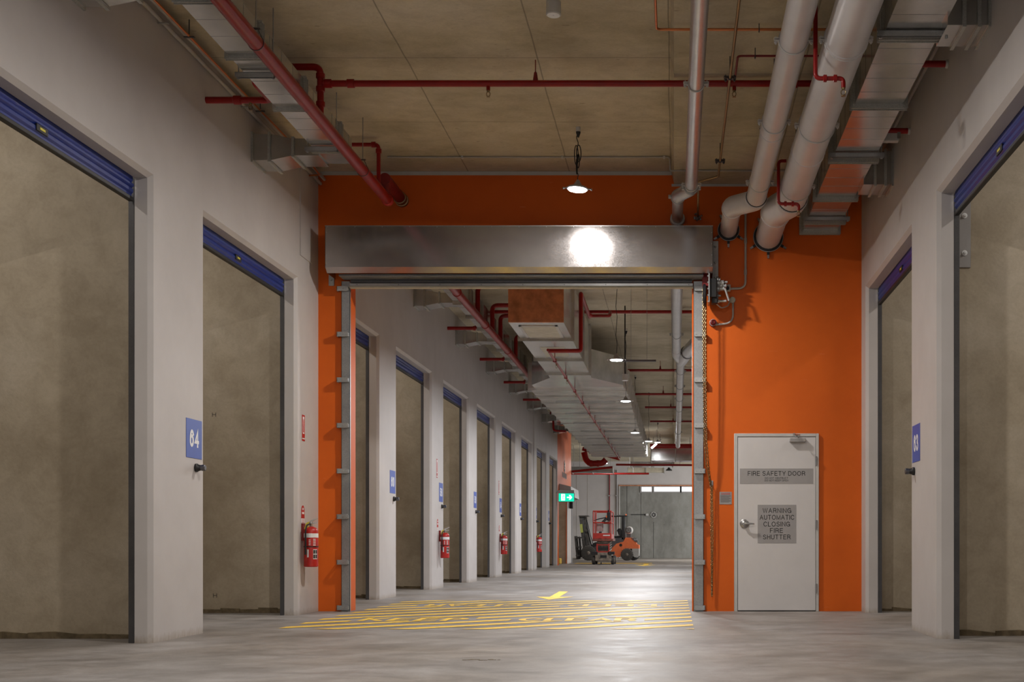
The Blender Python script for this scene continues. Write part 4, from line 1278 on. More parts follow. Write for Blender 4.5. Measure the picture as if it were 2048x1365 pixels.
# left supply duct
DL0, DL1, DZ0, DZ1 = -3.59, -3.34, 4.745, 5.005
t = thing('ventilation_duct', 'slim silver ceiling duct running beside the thick red main on the upper left', 'duct', (-3.46, 10, DZ0))
mb = MB(); ribbed_duct(mb, DL0, DL1, -7.5, 12.42, DZ0, DZ1, .30, .0018); mb.build('duct_body', 'galv_duct', t)
for y in (7.42, 8.66, 9.67, 10.82, 11.98): flange(t, DL0, DL1, DZ0, DZ1, y)
for y in (9.98, 11.85): trapeze(t, DL0, DL1 - .01, y, DZ0 - .01, ZC, e=.022)
def wall_branch_duct(t, X, s, xd, y0, z0, z1, w=.37, taper=True):
    """branch from the wall face X to the duct side xd, front at y0"""
    L = abs(xd - X)
    xa = X - s * .0; x1 = X - s * L * .27; x2 = X - s * L * .62
    y1 = y0 + w
    mb = MB(); mb.box(X, x1, y0, y1, z0, z1)
    e = .05 if taper else 0
    a = [(x1, y0, z0), (x1, y1, z0), (x1, y1, z1), (x1, y0, z1)]
    b = [(x2, y0 + .0, z0 + e), (x2, y1, z0 + e), (x2, y1, z1 - e * .9), (x2, y0, z1 - e * .9)]
    mb.add(a + b, [(0, 1, 5, 4), (1, 2, 6, 5), (2, 3, 7, 6), (3, 0, 4, 7)])
    mb.box(x2, xd, y0, y1, z0 + e, z1 - e * .9)
    br = mb.build('branch_duct', 'galv_duct', t)
    for x, e_ in ((X - s * .006, 0), (x1, 0), (x2, e)):
        mb = MB()
        p = .02
        for (a_, b_, c_, d_) in ((y0 - p, y1 + p, z0 + e_ - p, z0 + e_), (y0 - p, y1 + p, z1 - e_, z1 - e_ + p), (y0 - p, y0, z0 + e_, z1 - e_), (y1, y1 + p, z0 + e_, z1 - e_)):
            mb.box(x - .013, x + .013, a_, b_, c_, d_)
        mb.build('branch_flange', 'flange_metal', br)
for y in (8.27, 12.1): wall_branch_duct(t, XL, -1, DL0, y, 4.68, 4.945)

# right supply duct
RX0, RX1, RZ0, RZ1 = 1.53, 1.935, 4.54, 4.87
t = thing('ventilation_duct', 'wide silver ceiling duct running beside the white pipes on the upper right', 'duct', (1.73, 10, RZ0))
mb = MB(); ribbed_duct(mb, RX0, RX1, -7.5, YW, RZ0, RZ1, .29, .0018); mb.build('duct_body', 'galv_duct', t)
for y in (5.95, 7.35, 8.80, 10.18, 11.62, 12.92, 13.85, 14.3): flange(t, RX0, RX1, RZ0, RZ1, y, .05, .03)
for y in (8.70, 11.42, 13.66): trapeze(t, RX0, RX1, y, RZ0 - .004, ZC2)
for y in (8.50, 12.28): wall_branch_duct(t, XR, 1, RX1, y, 4.49, 4.83, taper=False)

# ------------------------------------------------------------------ services behind the fire wall
# left duct and its branches
t = thing('ventilation_duct', 'slim silver duct with wall branches along the left behind the fire wall', 'duct', (-3.46, 30, 4.7))
mb = MB(); ribbed_duct(mb, DL0, DL1, YW2, 48.5, DZ0, DZ1, .6, .002); mb.build('duct_body', 'galv_duct', t)
for y in [16 + 1.2 * k for k in range(26)]: flange(t, DL0, DL1, DZ0, DZ1, y)
for k in range(2, 9): wall_branch_duct(t, XL, -1, DL0, 12.1 + 3.76 * k, 4.70, 4.96)
XP2, ZP2 = -3.28, 4.60
t = thing('sprinkler_main', 'thick red sprinkler main behind the fire wall, beside the slim duct', 'pipe', (XP2, 20, ZP2))
mb = MB(); mb.tube([(XP2, YW2, ZP2), (XP2, 27.5, ZP2)], .062, 18); mb.build('pipe', 'red_pipe', t)
for y in (18.1, 20.8, 23.6): coupling(t, (XP2, y, ZP2), (0, 1, 0), .062, .06, 'red_pipe')
for y in (20.0, 21.6, 22.6, 24.8):
    mb = MB(); mb.tube(fillet([(XP2, y, ZP2), (XP2, y, 5.1), (XP2 + .45, y, 5.1)], .1), .04, 12); mb.build('riser', 'red_pipe', t)
for k, y in enumerate((22.55, 26.3, 30.0, 33.8)):
    t = thing('wall_branch', 'short red left-wall pipe beyond the fire wall, %s' % ('nearest the shutter', 'second from the shutter', 'third from the shutter', 'farthest')[k], 'pipe', (XL, y, 4.8), 'red wall branches behind the fire wall')
    c = at(0, (657, 719, 765, 800)[k], y)
    mb = MB(); mb.tube(fillet([(XL, y, c.z), (-3.72, y, c.z), (-3.72, y + .1, c.z + .25)], .06), .034, 12); mb.build('pipe', 'red_pipe', t)
    coupling(t, (-3.76, y, c.z), (1, 0, 0), .034, .05, 'red_pipe')
cross = [(21.9, 980, 'nearest the shutter'), (29.3, 1255, 'beside the nearer duct shoulder'), (34.0, 1270, 'above the duct in the middle distance'), (37.3, 1290, 'just beyond the middle distance'), (41.6, 1300, 'farthest along the corridor')]
for y, px, w in cross:
    zz = 5.04
    t = thing('sprinkler_header', 'red pipe crossing the ceiling behind the fire wall, ' + w, 'pipe', (0, y, zz), 'red cross pipes behind the fire wall')
    x0 = at(px, 0, y).x
    mb = MB(); mb.tube([(x0, y, zz), (2.2, y, zz)], .032, 12); mb.build('pipe', 'red_pipe', t)
    mb = MB(); x = x0 + (1.05 if y < 22 else .8); mb.lathe((x, y, zz), (0, 0, 1), [(.02, .026), (.10, .014), (.11, .006)], 8); mb.tube([(x, y, zz), (x, y, ZC if x < 0 else ZC2)], .006, 6); mb.build('hanger', 'dark_red', t)

# big central duct
bd = thing('main_duct', 'very large sheet metal duct with brown closed end above the corridor', 'duct', (-2.0, 18.2, 4.17))
BZ = 4.167
mb = MB(); mb.box(-2.52, -1.68, 18.22, 24.3, BZ, 5.10); mb.build('narrow_section', 'galv_wide', bd)
mb = MB(); mb.box(-2.52, -1.68, 18.18, 18.22, BZ, 5.10); mb.build('end_board', 'board_brown', bd)
mb = MB(); mb.box(-2.36, -1.84, 18.5, 19.5, BZ - .006, BZ, .002); pn = mb.build('access_panel', 'panel_cream', bd)
mb = MB()
for (a, b, c, d) in ((-2.40, -2.36, 18.45, 19.55), (-1.84, -1.80, 18.45, 19.55), (-2.40, -1.80, 18.45, 18.5), (-2.40, -1.80, 19.5, 19.55)):
    mb.box(a, b, c, d, BZ - .012, BZ)
mb.build('panel_trim', 'frame_white', pn)
for y in (19.62, 21.8, 23.6): flange(bd, -2.52, -1.68, BZ, 5.10, y, .05, .03)
mb = MB(); mb.box(-2.30, -1.88, 20.5, 21.5, BZ - .006, BZ, .002); mb.build('access_panel', 'panel_cream', bd)
# shoulder and wide section
mb = MB()
zb, zt2 = BZ, 4.75
pts0 = [(-2.52, 24.3), (-3.02, 25.4), (-3.02, 25.9), (-1.09, 25.9), (-1.09, 25.4), (-1.68, 24.3)]
mb.prism([(x, y, zb) for x, y in pts0], (0, 0, zt2 - zb)); mb.build('shoulder', 'galv_wide', bd)
mb = MB(); WX0, WX1 = -3.14, -1.05
mb.box(WX0, WX1, 25.9, 46.5, BZ, 4.72)
y = 26.3
while y < 46.3:
    for dy in (.0, .22, .44):
        mb.box(WX0, WX1, y + dy, y + dy + .045, BZ - .009, BZ)
    y += .62
mb.build('wide_section', 'galv_wide', bd)
k = 0
y = 26.0
while y < 46.4:
    flange(bd, WX0, WX1, BZ, 4.72, y, .06, .025, mat='galv_wide'); y += 1.24
for i, y in enumerate((28.2, 30.7, 33.2, 35.7, 38.2, 40.7)):
    mb = MB(); mb.box(-2.8, -1.4, y, y + .5, BZ - .016, BZ - .009); mb.build('access_panel', 'galv', bd)
# red pipe slung below the big duct
t = thing('sprinkler_branch', 'thin red pipe slung beneath the very large duct', 'pipe', (-2.08, 30, 4.0))
zr = 4.00
mb = MB()
mb.tube([(-2.085, 19.75, zr), (-2.085, 45.5, zr)], .022, 10)
mb.tube(fillet([(-2.085, 19.85, zr), (-1.55, 19.85, zr), (-1.55, 19.85, 4.95), (-1.55, 21.9, 4.95)], .04), .035, 12)
mb.tube(fillet([(-1.55, 21.6, 4.95), (-1.50, 21.7, 4.93), (-1.17, 21.7, 4.93), (-1.17, 21.85, 5.03)], .04), .03, 12)
mb.build('pipe', 'red_pipe', t)
for y in [21.2 + 2.1 * k for k in range(12)]:
    sprinkler_head(t, -2.085, y, zr - .03)
    mb = MB(); mb.tube([(-2.085, y - .3, zr), (-2.085, y - .3, BZ)], .008, 6); mb.box(-2.115, -2.055, y - .32, y - .28, zr - .03, zr + .03); mb.build('pipe_clip', 'dark_red', t)

# galvanised pipe behind the fire wall with side branch
t = thing('drain_pipe', 'galvanised pipe with side branch above the corridor behind the fire wall', 'pipe', (.04, 20, 4.6))
mb = MB()
mb.tube([(.036, YW2, 4.687), (.036, 24.5, 4.687)], .09, 20)
mb.tube(fillet([(.036, 24.0, 4.687), (.036, 24.6, 4.687), (.13, 25.0, 4.62), (.13, 25.5, 4.62)], .15), .095, 18)
mb.tube([(.13, 25.2, 4.62), (.13, 47.0, 4.62)], .088, 18); mb.build('pipe', 'galv_pipe', t)
mb = MB(); mb.tube(fillet([(.9, 23.2, 4.75), (.45, 23.3, 4.75), (.30, 24.0, 4.7), (.15, 25.0, 4.62)], .3), .12, 18); br = mb.build('side_branch', 'galv_pipe', t)
for q in ((.42, 23.45, 4.75), (.25, 24.3, 4.68)):
    mb = MB(); mb.torus(q, (-.5, 1, 0) if q[0] < .4 else (-1, .5, 0), .125, .015, 22, 6); mb.build('band', 'dark_steel', br)
for y in (17.0, 22.2): clamp_parts(t, (.036, y, 4.687), .09, ztop=ZC2, mat='galv')
for y in (26.5, 29, 31.5, 34, 37, 41): clamp_parts(t, (.13, y, 4.62), .088, ztop=ZC2, mat='galv')

# cable tray rod beside the second lamp
p, q = at(1262, 722, 19.9), at(1312, 723, 19.9)
t = thing('hanging_rail', 'dark horizontal rail hanging beside the nearest lamp behind the shutter', 'rail', p)
mb = MB(); mb.box(p.x - .15, q.x, 19.88, 19.92, p.z - .015, p.z + .015, .003); mb.build('rail', 'dark_steel', t)
mb = MB()
for x in (p.x, q.x - .15): mb.tube([(x, 19.9, p.z), (x, 19.9, ZC)], .003, 5)
mb.build('suspension_wire', 'steel', t)

# far hall services
def hduct(px0, px1, py0, py1, y, d, label, mat='galv_duct'):
    p, q = at(px0, py1, y), at(px1, py0, y)
    t = thing('hall_duct', label, 'duct', ((p.x + q.x) / 2, y, p.z))
    mb = MB(); mb.box(p.x, q.x, y, y + d, p.z, q.z, .01); mb.build('duct_body', mat, t)
    mb = MB()
    n = max(2, int((q.x - p.x) / 1.0))
    for i in range(n + 1):
        x = p.x + (q.x - p.x) * i / n
        mb.box(x - .02, x + .02, y - .03, y, p.z - .02, q.z + .02); mb.box(x - .02, x + .02, y - .03, y + d, p.z - .03, p.z)
    mb.build('seam', 'flange_metal', t)
    for x in (p.x + .1, q.x - .1):
        mb = MB(); mb.tube([(x, y + .1, q.z), (x, y + .1, ZC if x < -.04 else ZC2)], .01, 6); mb.build('hanger_rod', 'steel', t)
hduct(1302, 1400, 897, 922, 50.2, 1.0, 'shiny box duct crossing the far hall ceiling at right')
hduct(1262, 1345, 924, 933, 53.0, .9, 'long flat duct crossing the far hall behind the shiny box duct')
hduct(1255, 1328, 936, 945, 58.0, .6, 'pale flat duct nearest the far wall', 'panel_cream')
hduct(1143, 1225, 934, 945, 54.5, 1.0, 'pale flat duct left, between the orange side wall and the far wall', 'galv')
for (pa, pb, y, r, w) in (((1300, 893), (1400, 893), 48.8, .10, 'thick, in front of the shiny box duct'), ((1232, 930), (1392, 931), 51.5, .045, 'thin, below the shiny box duct'), ((1140, 948), (1298, 948), 57, .045, 'lowest, near the far wall'), ((1143, 944), (1225, 935), 50, .05, 'sloping, near the orange side wall')):
    p, q = at(*pa, y), at(*pb, y)
    t = thing('hall_pipe', 'red pipe crossing the far hall, ' + w, 'pipe', p)
    mb = MB(); mb.tube([p, q], r, 12); mb.build('pipe', 'red_pipe', t)
    for f in (.2, .8):
        c = p.lerp(q, f); mb = MB(); mb.tube([c, (c.x, c.y, ZC if c.x < -.1 else ZC2)], .012, 6); mb.build('hanger_rod', 'steel', t)
t = thing('valve_assembly', 'thick red valve pipework below the far end of the wide duct', 'pipe', at(1180, 930, 48))
mb = MB()
mb.tube(fillet([at(1168, 905, 47), at(1172, 920, 47), at(1180, 928, 47), at(1205, 927, 47), at(1212, 920, 47)], .2), .12, 14)
mb.tube([at(1165, 898, 47), at(1240, 918, 47)], .08, 12)
mb.build('pipe', 'red_pipe', t)
for px in (1182, 1196): coupling(t, at(px, 927.5, 47), (1, 0, 0), .12, .10, 'red_pipe')
for px, py in ((1172, 899), (1232, 916)):
    c = at(px, py, 47); mb = MB(); mb.tube([c, (c.x, c.y, ZC)], .012, 6); mb.build('hanger_rod', 'steel', t)
t = thing('valve_assembly', 'red valve pipework at the left wall under the slim duct, far down', 'pipe', at(1110, 840, 40))
mb = MB(); mb.tube(fillet([at(1106, 826, 38.5), at(1107, 862, 38.5), at(1132, 863, 38.5)], .1), .035, 10); mb.tube([at(1106, 827, 38.6), at(1122, 845, 39.5)], .11, 12)
mb.build('pipe', 'red_pipe', t)
coupling(t, at(1112, 834, 39), (1, 3, -.5), .11, .12, 'dark_red')
for px in (1219, 1234):
    p = at(px, 0, 65.35)
    t = thing('wall_conduit', '%s vertical conduit on the far wall left of the big concrete door' % ('dark red' if px == 1219 else 'grey'), 'conduit', (p.x, 65.35, 0))
    mb = MB(); mb.tube([(p.x, 65.34, 0), (p.x, 65.34, 4.8)], .035, 8); mb.build('conduit', 'dark_red' if px == 1219 else 'plate_grey', t)
    for z in (1.2, 2.3, 3.4):
        mb = MB(); mb.box(p.x - .08, p.x + .08, 65.30, 65.40, z - .03, z + .03); mb.build('saddle', 'plate_grey', t)
p = at(1338, 942, 60)
t = thing('dark_pendant', 'small dark unlit pendant lamp over the far hall', 'lamp', p)
mb = MB(); mb.lathe(p, (0, 0, 1), [(0, .17), (.06, .14), (.10, .07), (.2, .05)], 20); mb.build('shade', 'black', t)
mb = MB(); mb.tube([(p.x, p.y, p.z + .3), (p.x, p.y, ZC)], .02, 6); mb.build('cable', 'black', t)

# far door with glazed strip
p, q = at(1240, 1117, YFAR), at(1440, 973, YFAR)
t = bpy.data.objects.new('door_2', None); COL.objects.link(t); t.location = (p.x, YFAR, 0); WLOC['door_2'] = Vector(t.location); t['kind'] = 'structure'
t['label'] = 'large grey concrete door panel in the far wall'; t['category'] = 'door'
mb = MB(); mb.box(p.x, q.x, YFAR - .03, YFAR, 0, q.z); mb.build('door_panel', 'far_concrete', t)
mb = MB(); mb.box(p.x - .06, p.x, YFAR - .08, YFAR, 0, q.z); mb.build('door_jamb', 'frame_white', t)
mb = MB(); mb.box(p.x - .06, q.x, YFAR - .08, YFAR, q.z, q.z + .06); mb.build('door_head', 'board_brown', t)
mb = MB()
for xj in (1254, 1282):
    x = at(xj, 0, YFAR).x; mb.box(x - .01, x + .01, YFAR - .034, YFAR - .03, 0, q.z)
x = at(1307, 0, YFAR).x; mb.box(x - .01, x + .01, YFAR - .034, YFAR - .03, 0, at(0, 1045, YFAR).z)
mb.build('panel_joint', 'ink', t)
for (a, b) in ((1283.5, 1303), (1308.5, 1359.5), (1363.5, 1400)):
    pp, qq = at(a, 983.5, YFAR), at(b, 975, YFAR)
    mb = MB(); mb.box(pp.x - .09, qq.x + .09, YFAR - .06, YFAR - .03, pp.z - .07, qq.z + .05); fr = mb.build('window_frame', 'plate_grey', t)
    mb = MB(); mb.box(pp.x, qq.x, YFAR - .07, YFAR - .06, pp.z, qq.z); mb.build('window_pane', 'sky_glass', fr)
pp = at(1307, 1030.5, YFAR)
t2 = thing('round_vent', 'round dark vent with pale rim and spokes on the far concrete door', 'vent', (pp.x, YFAR - .05, pp.z - .14))
mb = MB(); mb.torus((pp.x, YFAR - .06, pp.z), (0, 1, 0), .145, .02, 24, 6)
for k in range(3):
    a = k * PI / 3; u = Vector((math.cos(a), 0, math.sin(a))); c = Vector((pp.x, YFAR - .06, pp.z)); mb.tube([c - u * .14, c + u * .14], .008, 5)
mb.build('rim', 'frame_white', t2)
mb = MB(); mb.lathe((pp.x, YFAR - .03, pp.z), (0, -1, 0), [(0, .145), (.015, .145)], 24); mb.build('grille', 'ink', t2)
c = at(1294, 1030, YFAR); d = at(1262, 1030, YFAR)
t2 = thing('door_bar', 'thin horizontal bar with a pale end block left of the round vent', 'bar', d)
mb = MB(); mb.tube([(d.x, YFAR - .06, c.z), (c.x, YFAR - .06, c.z)], .02, 6); mb.build('rod', 'ink', t2)
mb = MB(); mb.box(c.x - .07, c.x + .07, YFAR - .12, YFAR - .03, c.z - .07, c.z + .05, .01); mb.build('end_block', 'frame_white', t2)

# orange side wall details: emblem, word strip, shutter box
t = thing('wall_emblem', 'pale grey snowflake-like emblem above a short word strip on the orange side wall', 'emblem', (XL, 46.4, 3.6))
c = Vector((XL + .01, 46.45, at(0, 935, 46.45).z))
mb = MB()
for k in range(3):
    a = k * PI / 3 + PI / 6; u = Vector((0, math.cos(a) * 1.0, math.sin(a)))
    w_ = Vector((0, -math.sin(a), math.cos(a)))
    mb.prism([c - u * .26 - w_ * .025, c + u * .26 - w_ * .025, c + u * .26 + w_ * .025, c - u * .26 + w_ * .025], (.01, 0, 0))
    for s_ in (-1, 1):
        e = c + u * .2 * s_
        for q_ in (-1, 1):
            f_ = (u * s_ * .6 + w_ * q_ * .8).normalized(); n_ = Vector((0, -f_.z, f_.y))
            g_ = c + u * .13 * s_
            mb.prism([g_ - n_ * .018, g_ + f_ * .11 - n_ * .018, g_ + f_ * .11 + n_ * .018, g_ + n_ * .018], (.01, 0, 0))
mb.build('snowflake', 'plate_grey', t)
zc = at(0, 951, 46.5).z
mb = MB()
for k in range(7):
    y = 45.6 + k * .26
    mb.box(XL + .005, XL + .015, y, y + .16, zc - .12, zc - .09); mb.box(XL + .005, XL + .015, y, y + .04, zc - .12, zc + .08); mb.box(XL + .005, XL + .015, y + (.06 if k % 2 else .12), y + (.09 if k % 2 else .15), zc - .09, zc + .08)
mb.build('word_strip', 'plate_grey', t)
t = thing('shutter_box', 'grey shutter box sticking out of the orange side wall above its opening', 'shutter', (XL, 46.3, 2.55))
mb = MB(); mb.prism([(XL, 44.5, 3.02), (XL + .42, 44.5, 2.92), (XL + .45, 44.5, 2.56), (XL, 44.5, 2.50)], (0, 3.5, 0)); mb.build('hood', 'galv', t)
for y in (49.36,):
    mb = MB(); mb.box(XL, XL + .05, y, y + .12, 0, 2.5); mb.build('guide_rail', 'galv_rail', t)
mb = MB(); mb.box(XL + .05, XL + .2, 47.95, 48.2, 2.2, 2.5, .02); mb.build('motor', 'black', t)
mb = MB(); mb.box(XL - .2, XL - .7, 47.05, 47.6, 0, .22, .01)
tag(mb.build('yellow_kerb_block', 'yellow_paint'), 'yellow painted kerb block inside the opening of the orange side wall', 'kerb')

# exit sign
ey = 43.4
p, q = at(1117.5, 1003.5, ey), at(1148, 987.5, ey)
t = thing('exit_sign', 'green running-man exit sign with white right arrow hanging in the distance', 'exit sign', ((p.x + q.x) / 2, ey, p.z))
mb = MB(); mb.box(p.x - .02, q.x + .02, ey, ey + .08, p.z - .02, q.z + .02, .01); mb.box(p.x, q.x, ey, ey + .08, q.z + .02, q.z + .12, .01)
mb.box(XL - .01, p.x, ey + .02, ey + .06, q.z + .04, q.z + .10)
mb.build('housing', 'plate_grey', t)
w_, h_ = q.x - p.x, q.z - p.z
mb = MB(); mb.box(p.x, q.x, ey - .004, ey, p.z, q.z); mb.build('green_face', 'exit_green', t)
mb = MB()
X_ = lambda f: p.x + w_ * f
Z_ = lambda f: p.z + h_ * f
mb.box(X_(.16), X_(.41), ey - .006, ey - .004, Z_(.12), Z_(.92))
yy = ey - .006
mb.prism([(X_(a), yy, Z_(b)) for a, b in ((.54, .42), (.73, .42), (.66, .22), (.76, .22), (.88, .50), (.76, .80), (.66, .80), (.73, .58), (.54, .58))], (0, .002, 0))
mb.build('door_and_arrow', 'exit_white', t)
mb = MB(); yy = ey - .009
mb.lathe((X_(.33), yy, Z_(.80)), (0, 1, 0), [(0, .017), (.002, .017)], 10)
for pts in (((.31, .72), (.27, .48)), ((.31, .70), (.22, .62), (.20, .52)), ((.31, .70), (.37, .60), (.39, .66)), ((.27, .48), (.34, .36), (.32, .18)), ((.27, .48), (.25, .30), (.15, .24))):
    mb.tube([(X_(a), yy + .001, Z_(b)) for a, b in pts], .0095, 5)
mb.build('running_man', 'exit_green', t)

# ------------------------------------------------------------------ floor markings
def clip(poly, a, b, c):
    """keep a*x+b*y<=c"""
    out = []
    for i in range(len(poly)):
        p, q = poly[i], poly[(i + 1) % len(poly)]
        fp, fq = a * p[0] + b * p[1] - c, a * q[0] + b * q[1] - c
        if fp <= 0: out.append(p)
        if fp * fq < 0:
            k = fp / (fp - fq); out.append((p[0] + (q[0] - p[0]) * k, p[1] + (q[1] - p[1]) * k))
    return out
def clip_rect(poly, x0, x1, y0, y1):
    for (a, b, c) in ((-1, 0, -x0), (1, 0, x1), (0, -1, -y0), (0, 1, y1)):
        if len(poly) < 3: return []
        poly = clip(poly, a, b, c)
    return poly
HXa, HXb, HYa, HYb = -3.78, .185, 11.36, 17.05
holes = [(-3.40, -2.14, 12.48, 13.12), (-1.74, -.32, 12.48, 13.12), (-3.36, -1.88, 15.38, 16.06), (-1.48, -.14, 15.38, 16.06)]
cells_x = sorted({HXa, HXb} | {v for h in holes for v in h[:2]})
t = thing('hatched_floor_marking', 'yellow diagonal hatching with KEEP CLEAR painted on the floor through the shutter opening', 'floor marking', (-1.8, 14.2, 0))
mb = MB()
slope, sy, wd = .885, .625, .24
k = -12
off = HYa - slope * (HXb) - 4
i = 0
c0 = 11.45 - slope * (-3.78)
for n in range(-12, 14):
    b0 = c0 + n * sy
    band = [(HXa - 1, slope * (HXa - 1) + b0), (HXb + 1, slope * (HXb + 1) + b0), (HXb + 1, slope * (HXb + 1) + b0 + wd), (HXa - 1, slope * (HXa - 1) + b0 + wd)]
    # split the rectangle into rows so that the words stay free of stripes
    for (ya, yb, hs) in ((HYa, 12.48, []), (12.48, 13.12, holes[:2]), (13.12, 15.38, []), (15.38, 16.06, holes[2:]), (16.06, HYb, [])):
        xs = [HXa] + [v for h in sorted(hs) for v in h[:2]] + [HXb]
        for x0_, x1_ in zip(xs[::2], xs[1::2]):
            pl = clip_rect(band, x0_, x1_, ya, yb)
            if len(pl) >= 3:
                mb.poly([(x, y, .003) for x, y in pl])
mb.build('diagonal_stripes', 'yellow_paint', t)
mb = MB()
text(mb, 'KEEP', .6, (-2.77, 12.80, .003), (1, 0, 0), (0, 1, 0), weight=.15, fit=(1.12, .50), ext=0)
text(mb, 'CLEAR', .6, (-1.03, 12.80, .003), (1, 0, 0), (0, 1, 0), weight=.15, fit=(1.26, .50), ext=0)
text(mb, 'KEEP', .6, (-.81, 15.72, .003), (-1, 0, 0), (0, -1, 0), weight=.15, fit=(1.16, .50), ext=0)
text(mb, 'CLEAR', .6, (-2.62, 15.72, .003), (-1, 0, 0), (0, -1, 0), weight=.15, fit=(1.28, .50), ext=0)
mb.build('lettering', 'yellow_paint', t)
mb = MB(); mb.poly([(-1.81, 17.29, .003), (-1.53, 18.22, .003), (-1.74, 18.15, .003), (-1.79, 20.2, .003), (-1.94, 20.2, .003), (-1.89, 18.15, .003), (-2.10, 18.22, .003)])
tag(mb.build('floor_arrow', 'yellow_paint'), 'yellow arrow painted on the floor just beyond the hatching', 'floor marking')
mb = MB(); c = at(1290, 1131, 44.6)
mb.poly([(c.x, 42.8, .003), (c.x + .4, 45, .003), (c.x + .1, 44.9, .003), (c.x + .1, 48.5, .003), (c.x - .1, 48.5, .003), (c.x - .1, 44.9, .003), (c.x - .4, 45, .003)])
tag(mb.build('floor_arrow', 'yellow_paint'), 'small yellow floor arrow far away, right of the scissor lift', 'floor marking')
mb = MB(); mb.poly([(-4.0, 47.6, .003), (-.9, 47.6, .003), (-.9, 49.2, .003), (-4.0, 49.2, .003)])
tag(mb.build('yellow_floor_patch', 'yellow_paint'), 'faded yellow floor band behind the scissor lift', 'floor marking')
c = at(963, 1321, F * H / (1321 - VY))
t = thing('floor_chips', 'small row of chipped brownish spots in the foreground floor', 'floor damage', (c.x, c.y, 0))
random.seed(11)
for k in range(9):
    x, y, rr = c.x - .12 + .03 * k, c.y + random.uniform(-.03, .03), random.uniform(.008, .02)
    mb = MB(); mb.prism([(x + rr * (1 + .5 * random.random()) * math.cos(a), y + rr * math.sin(a) * (.8 + .5 * random.random()), .0002) for a in [2 * PI * q / 8 for q in range(8)]], (0, 0, .0015))
    mb.build('chip', 'joint_mortar', t)

# ------------------------------------------------------------------ scissor lift
ly = 45.6
base = at(1206, 1130, ly)
SL = thing('scissor_lift', 'red and grey scissor lift parked facing the camera in front of the forklift', 'scissor lift', (base.x, ly, 0))
bx = base.x; hw = .44
def lz(py): return at(0, py, ly).z
mb = MB()
mb.box(bx - .28, bx + .30, ly, ly + 1.8, .12, lz(1106), .02); mb.box(bx - .30, bx + .32, ly - .03, ly, .14, lz(1110), .01)
ch_ = mb.build('chassis', 'lift_grey', SL)
mb = MB(); mb.box(bx - .10, bx + .14, ly - .04, ly - .03, .26, .36); mb.box(bx - .09, bx - .05, ly - .035, ly - .03, .02, .10); mb.build('step_opening', 'black', ch_)
for s_ in (-1, 1):
    mb = MB(); mb.box(bx + s_ * hw, bx + s_ * (hw - .24), ly - .05, ly + .12, lz(1110), lz(1104), .01); mb.build('outrigger', 'black', SL)
    for yy in (ly + .15, ly + 1.5):
        mb = MB(); x0, x1 = bx + s_ * .30, bx + s_ * .43
        mb.lathe((x0, yy, .17), (s_, 0, 0), [(0, .15), (.015, .17), (.10, .17), (.12, .15)], 22); wl = mb.build('wheel', 'black_rubber', SL)
        mb = MB(); mb.lathe((x1 - s_ * .01, yy, .17), (s_, 0, 0), [(0, .09), (.015, .08)], 16); mb.build('hub', 'lift_grey', wl)
mb = MB()
z = lz(1104)
levels = 4; dz = (lz(1083) - z) / levels
for k in range(levels):
    for s_ in (-1, 1):
        a = (bx + s_ * .23, ly + .1, z + k * dz + .02); b = (bx + s_ * .23, ly + 1.6, z + (k + 1) * dz - .02)
        a2 = (bx + s_ * .17, ly + 1.6, z + k * dz + .02); b2 = (bx + s_ * .17, ly + .1, z + (k + 1) * dz - .02)
        mb.tube([a, b], .03, 6); mb.tube([a2, b2], .03, 6)
    mb.tube([(bx - .24, ly + .1, z + k * dz + .03), (bx + .24, ly + .1, z + k * dz + .03)], .025, 8)
    mb.tube([(bx - .24, ly + .1, z + (k + 1) * dz - .03), (bx + .24, ly + .1, z + (k + 1) * dz - .03)], .025, 8)
mb.build('scissor_arms', 'lift_grey', SL)
mb = MB(); mb.box(bx - .16, bx + .16, ly + .12, ly + .14, lz(1103), lz(1098)); mb.box(bx - .2, bx + .2, ly + .04, ly + .08, lz(1091.5), lz(1089.5)); mb.box(bx - .25, bx - .20, ly + .03, ly + .08, lz(1105), lz(1088)); mb.box(bx + .20, bx + .25, ly + .03, ly + .08, lz(1105), lz(1088)); mb.box(bx - .25, bx + .25, ly + .02, ly + .06, lz(1105.5), lz(1103.5)); mb.build('crossbeam', 'lift_red', SL)
mb = MB(); mb.box(bx - .18, bx + .18, ly + .06, ly + .12, lz(1101), lz(1095)); mb.build('battery_cover', 'black', SL)
zp0, zp1 = lz(1083), lz(1078)
mb = MB(); mb.box(bx - .40, bx + .38, ly - .02, ly + 1.75, zp0, zp1, .01); mb.build('platform', 'lift_rust', SL)
rx0, rx1 = at(1185.5, 0, ly).x, at(1223, 0, ly).x
mb = MB(); mb.box(rx0, rx1, ly - .02, ly, zp1, lz(1067), .003); mb.box(rx0, rx0 + .01, ly, ly + 1.7, zp1, lz(1069)); mb.box(rx1 - .01, rx1, ly, ly + 1.7, zp1, lz(1069))
tb = mb.build('toe_board', 'lift_red', SL)
mb = MB(); cc2 = at(1213, 1071.5, ly); mb.box(cc2.x - .13, cc2.x + .13, ly - .024, ly - .02, cc2.z - .02, cc2.z + .02); mb.build('letter_strip', 'white_mark', tb)
mb = MB()
for y_ in (ly, ly + 1.7):
    for x in (rx0 + .02, rx1 - .02): mb.tube([(x, y_, zp1), (x, y_, lz(1023))], .022, 8)
    for z in (lz(1023), lz(1046)): mb.tube([(rx0 + .02, y_, z), (rx1 - .02, y_, z)], .022, 8)
for x in (rx0 + .02, rx1 - .02):
    for z in (lz(1023), lz(1046)): mb.tube([(x, ly, z), (x, ly + 1.7, z)], .022, 8)
mb.tube([at(1190, 1024, ly + .0), at(1190, 1067, ly)], .018, 6)
mb.build('guard_rail', 'lift_red', SL)
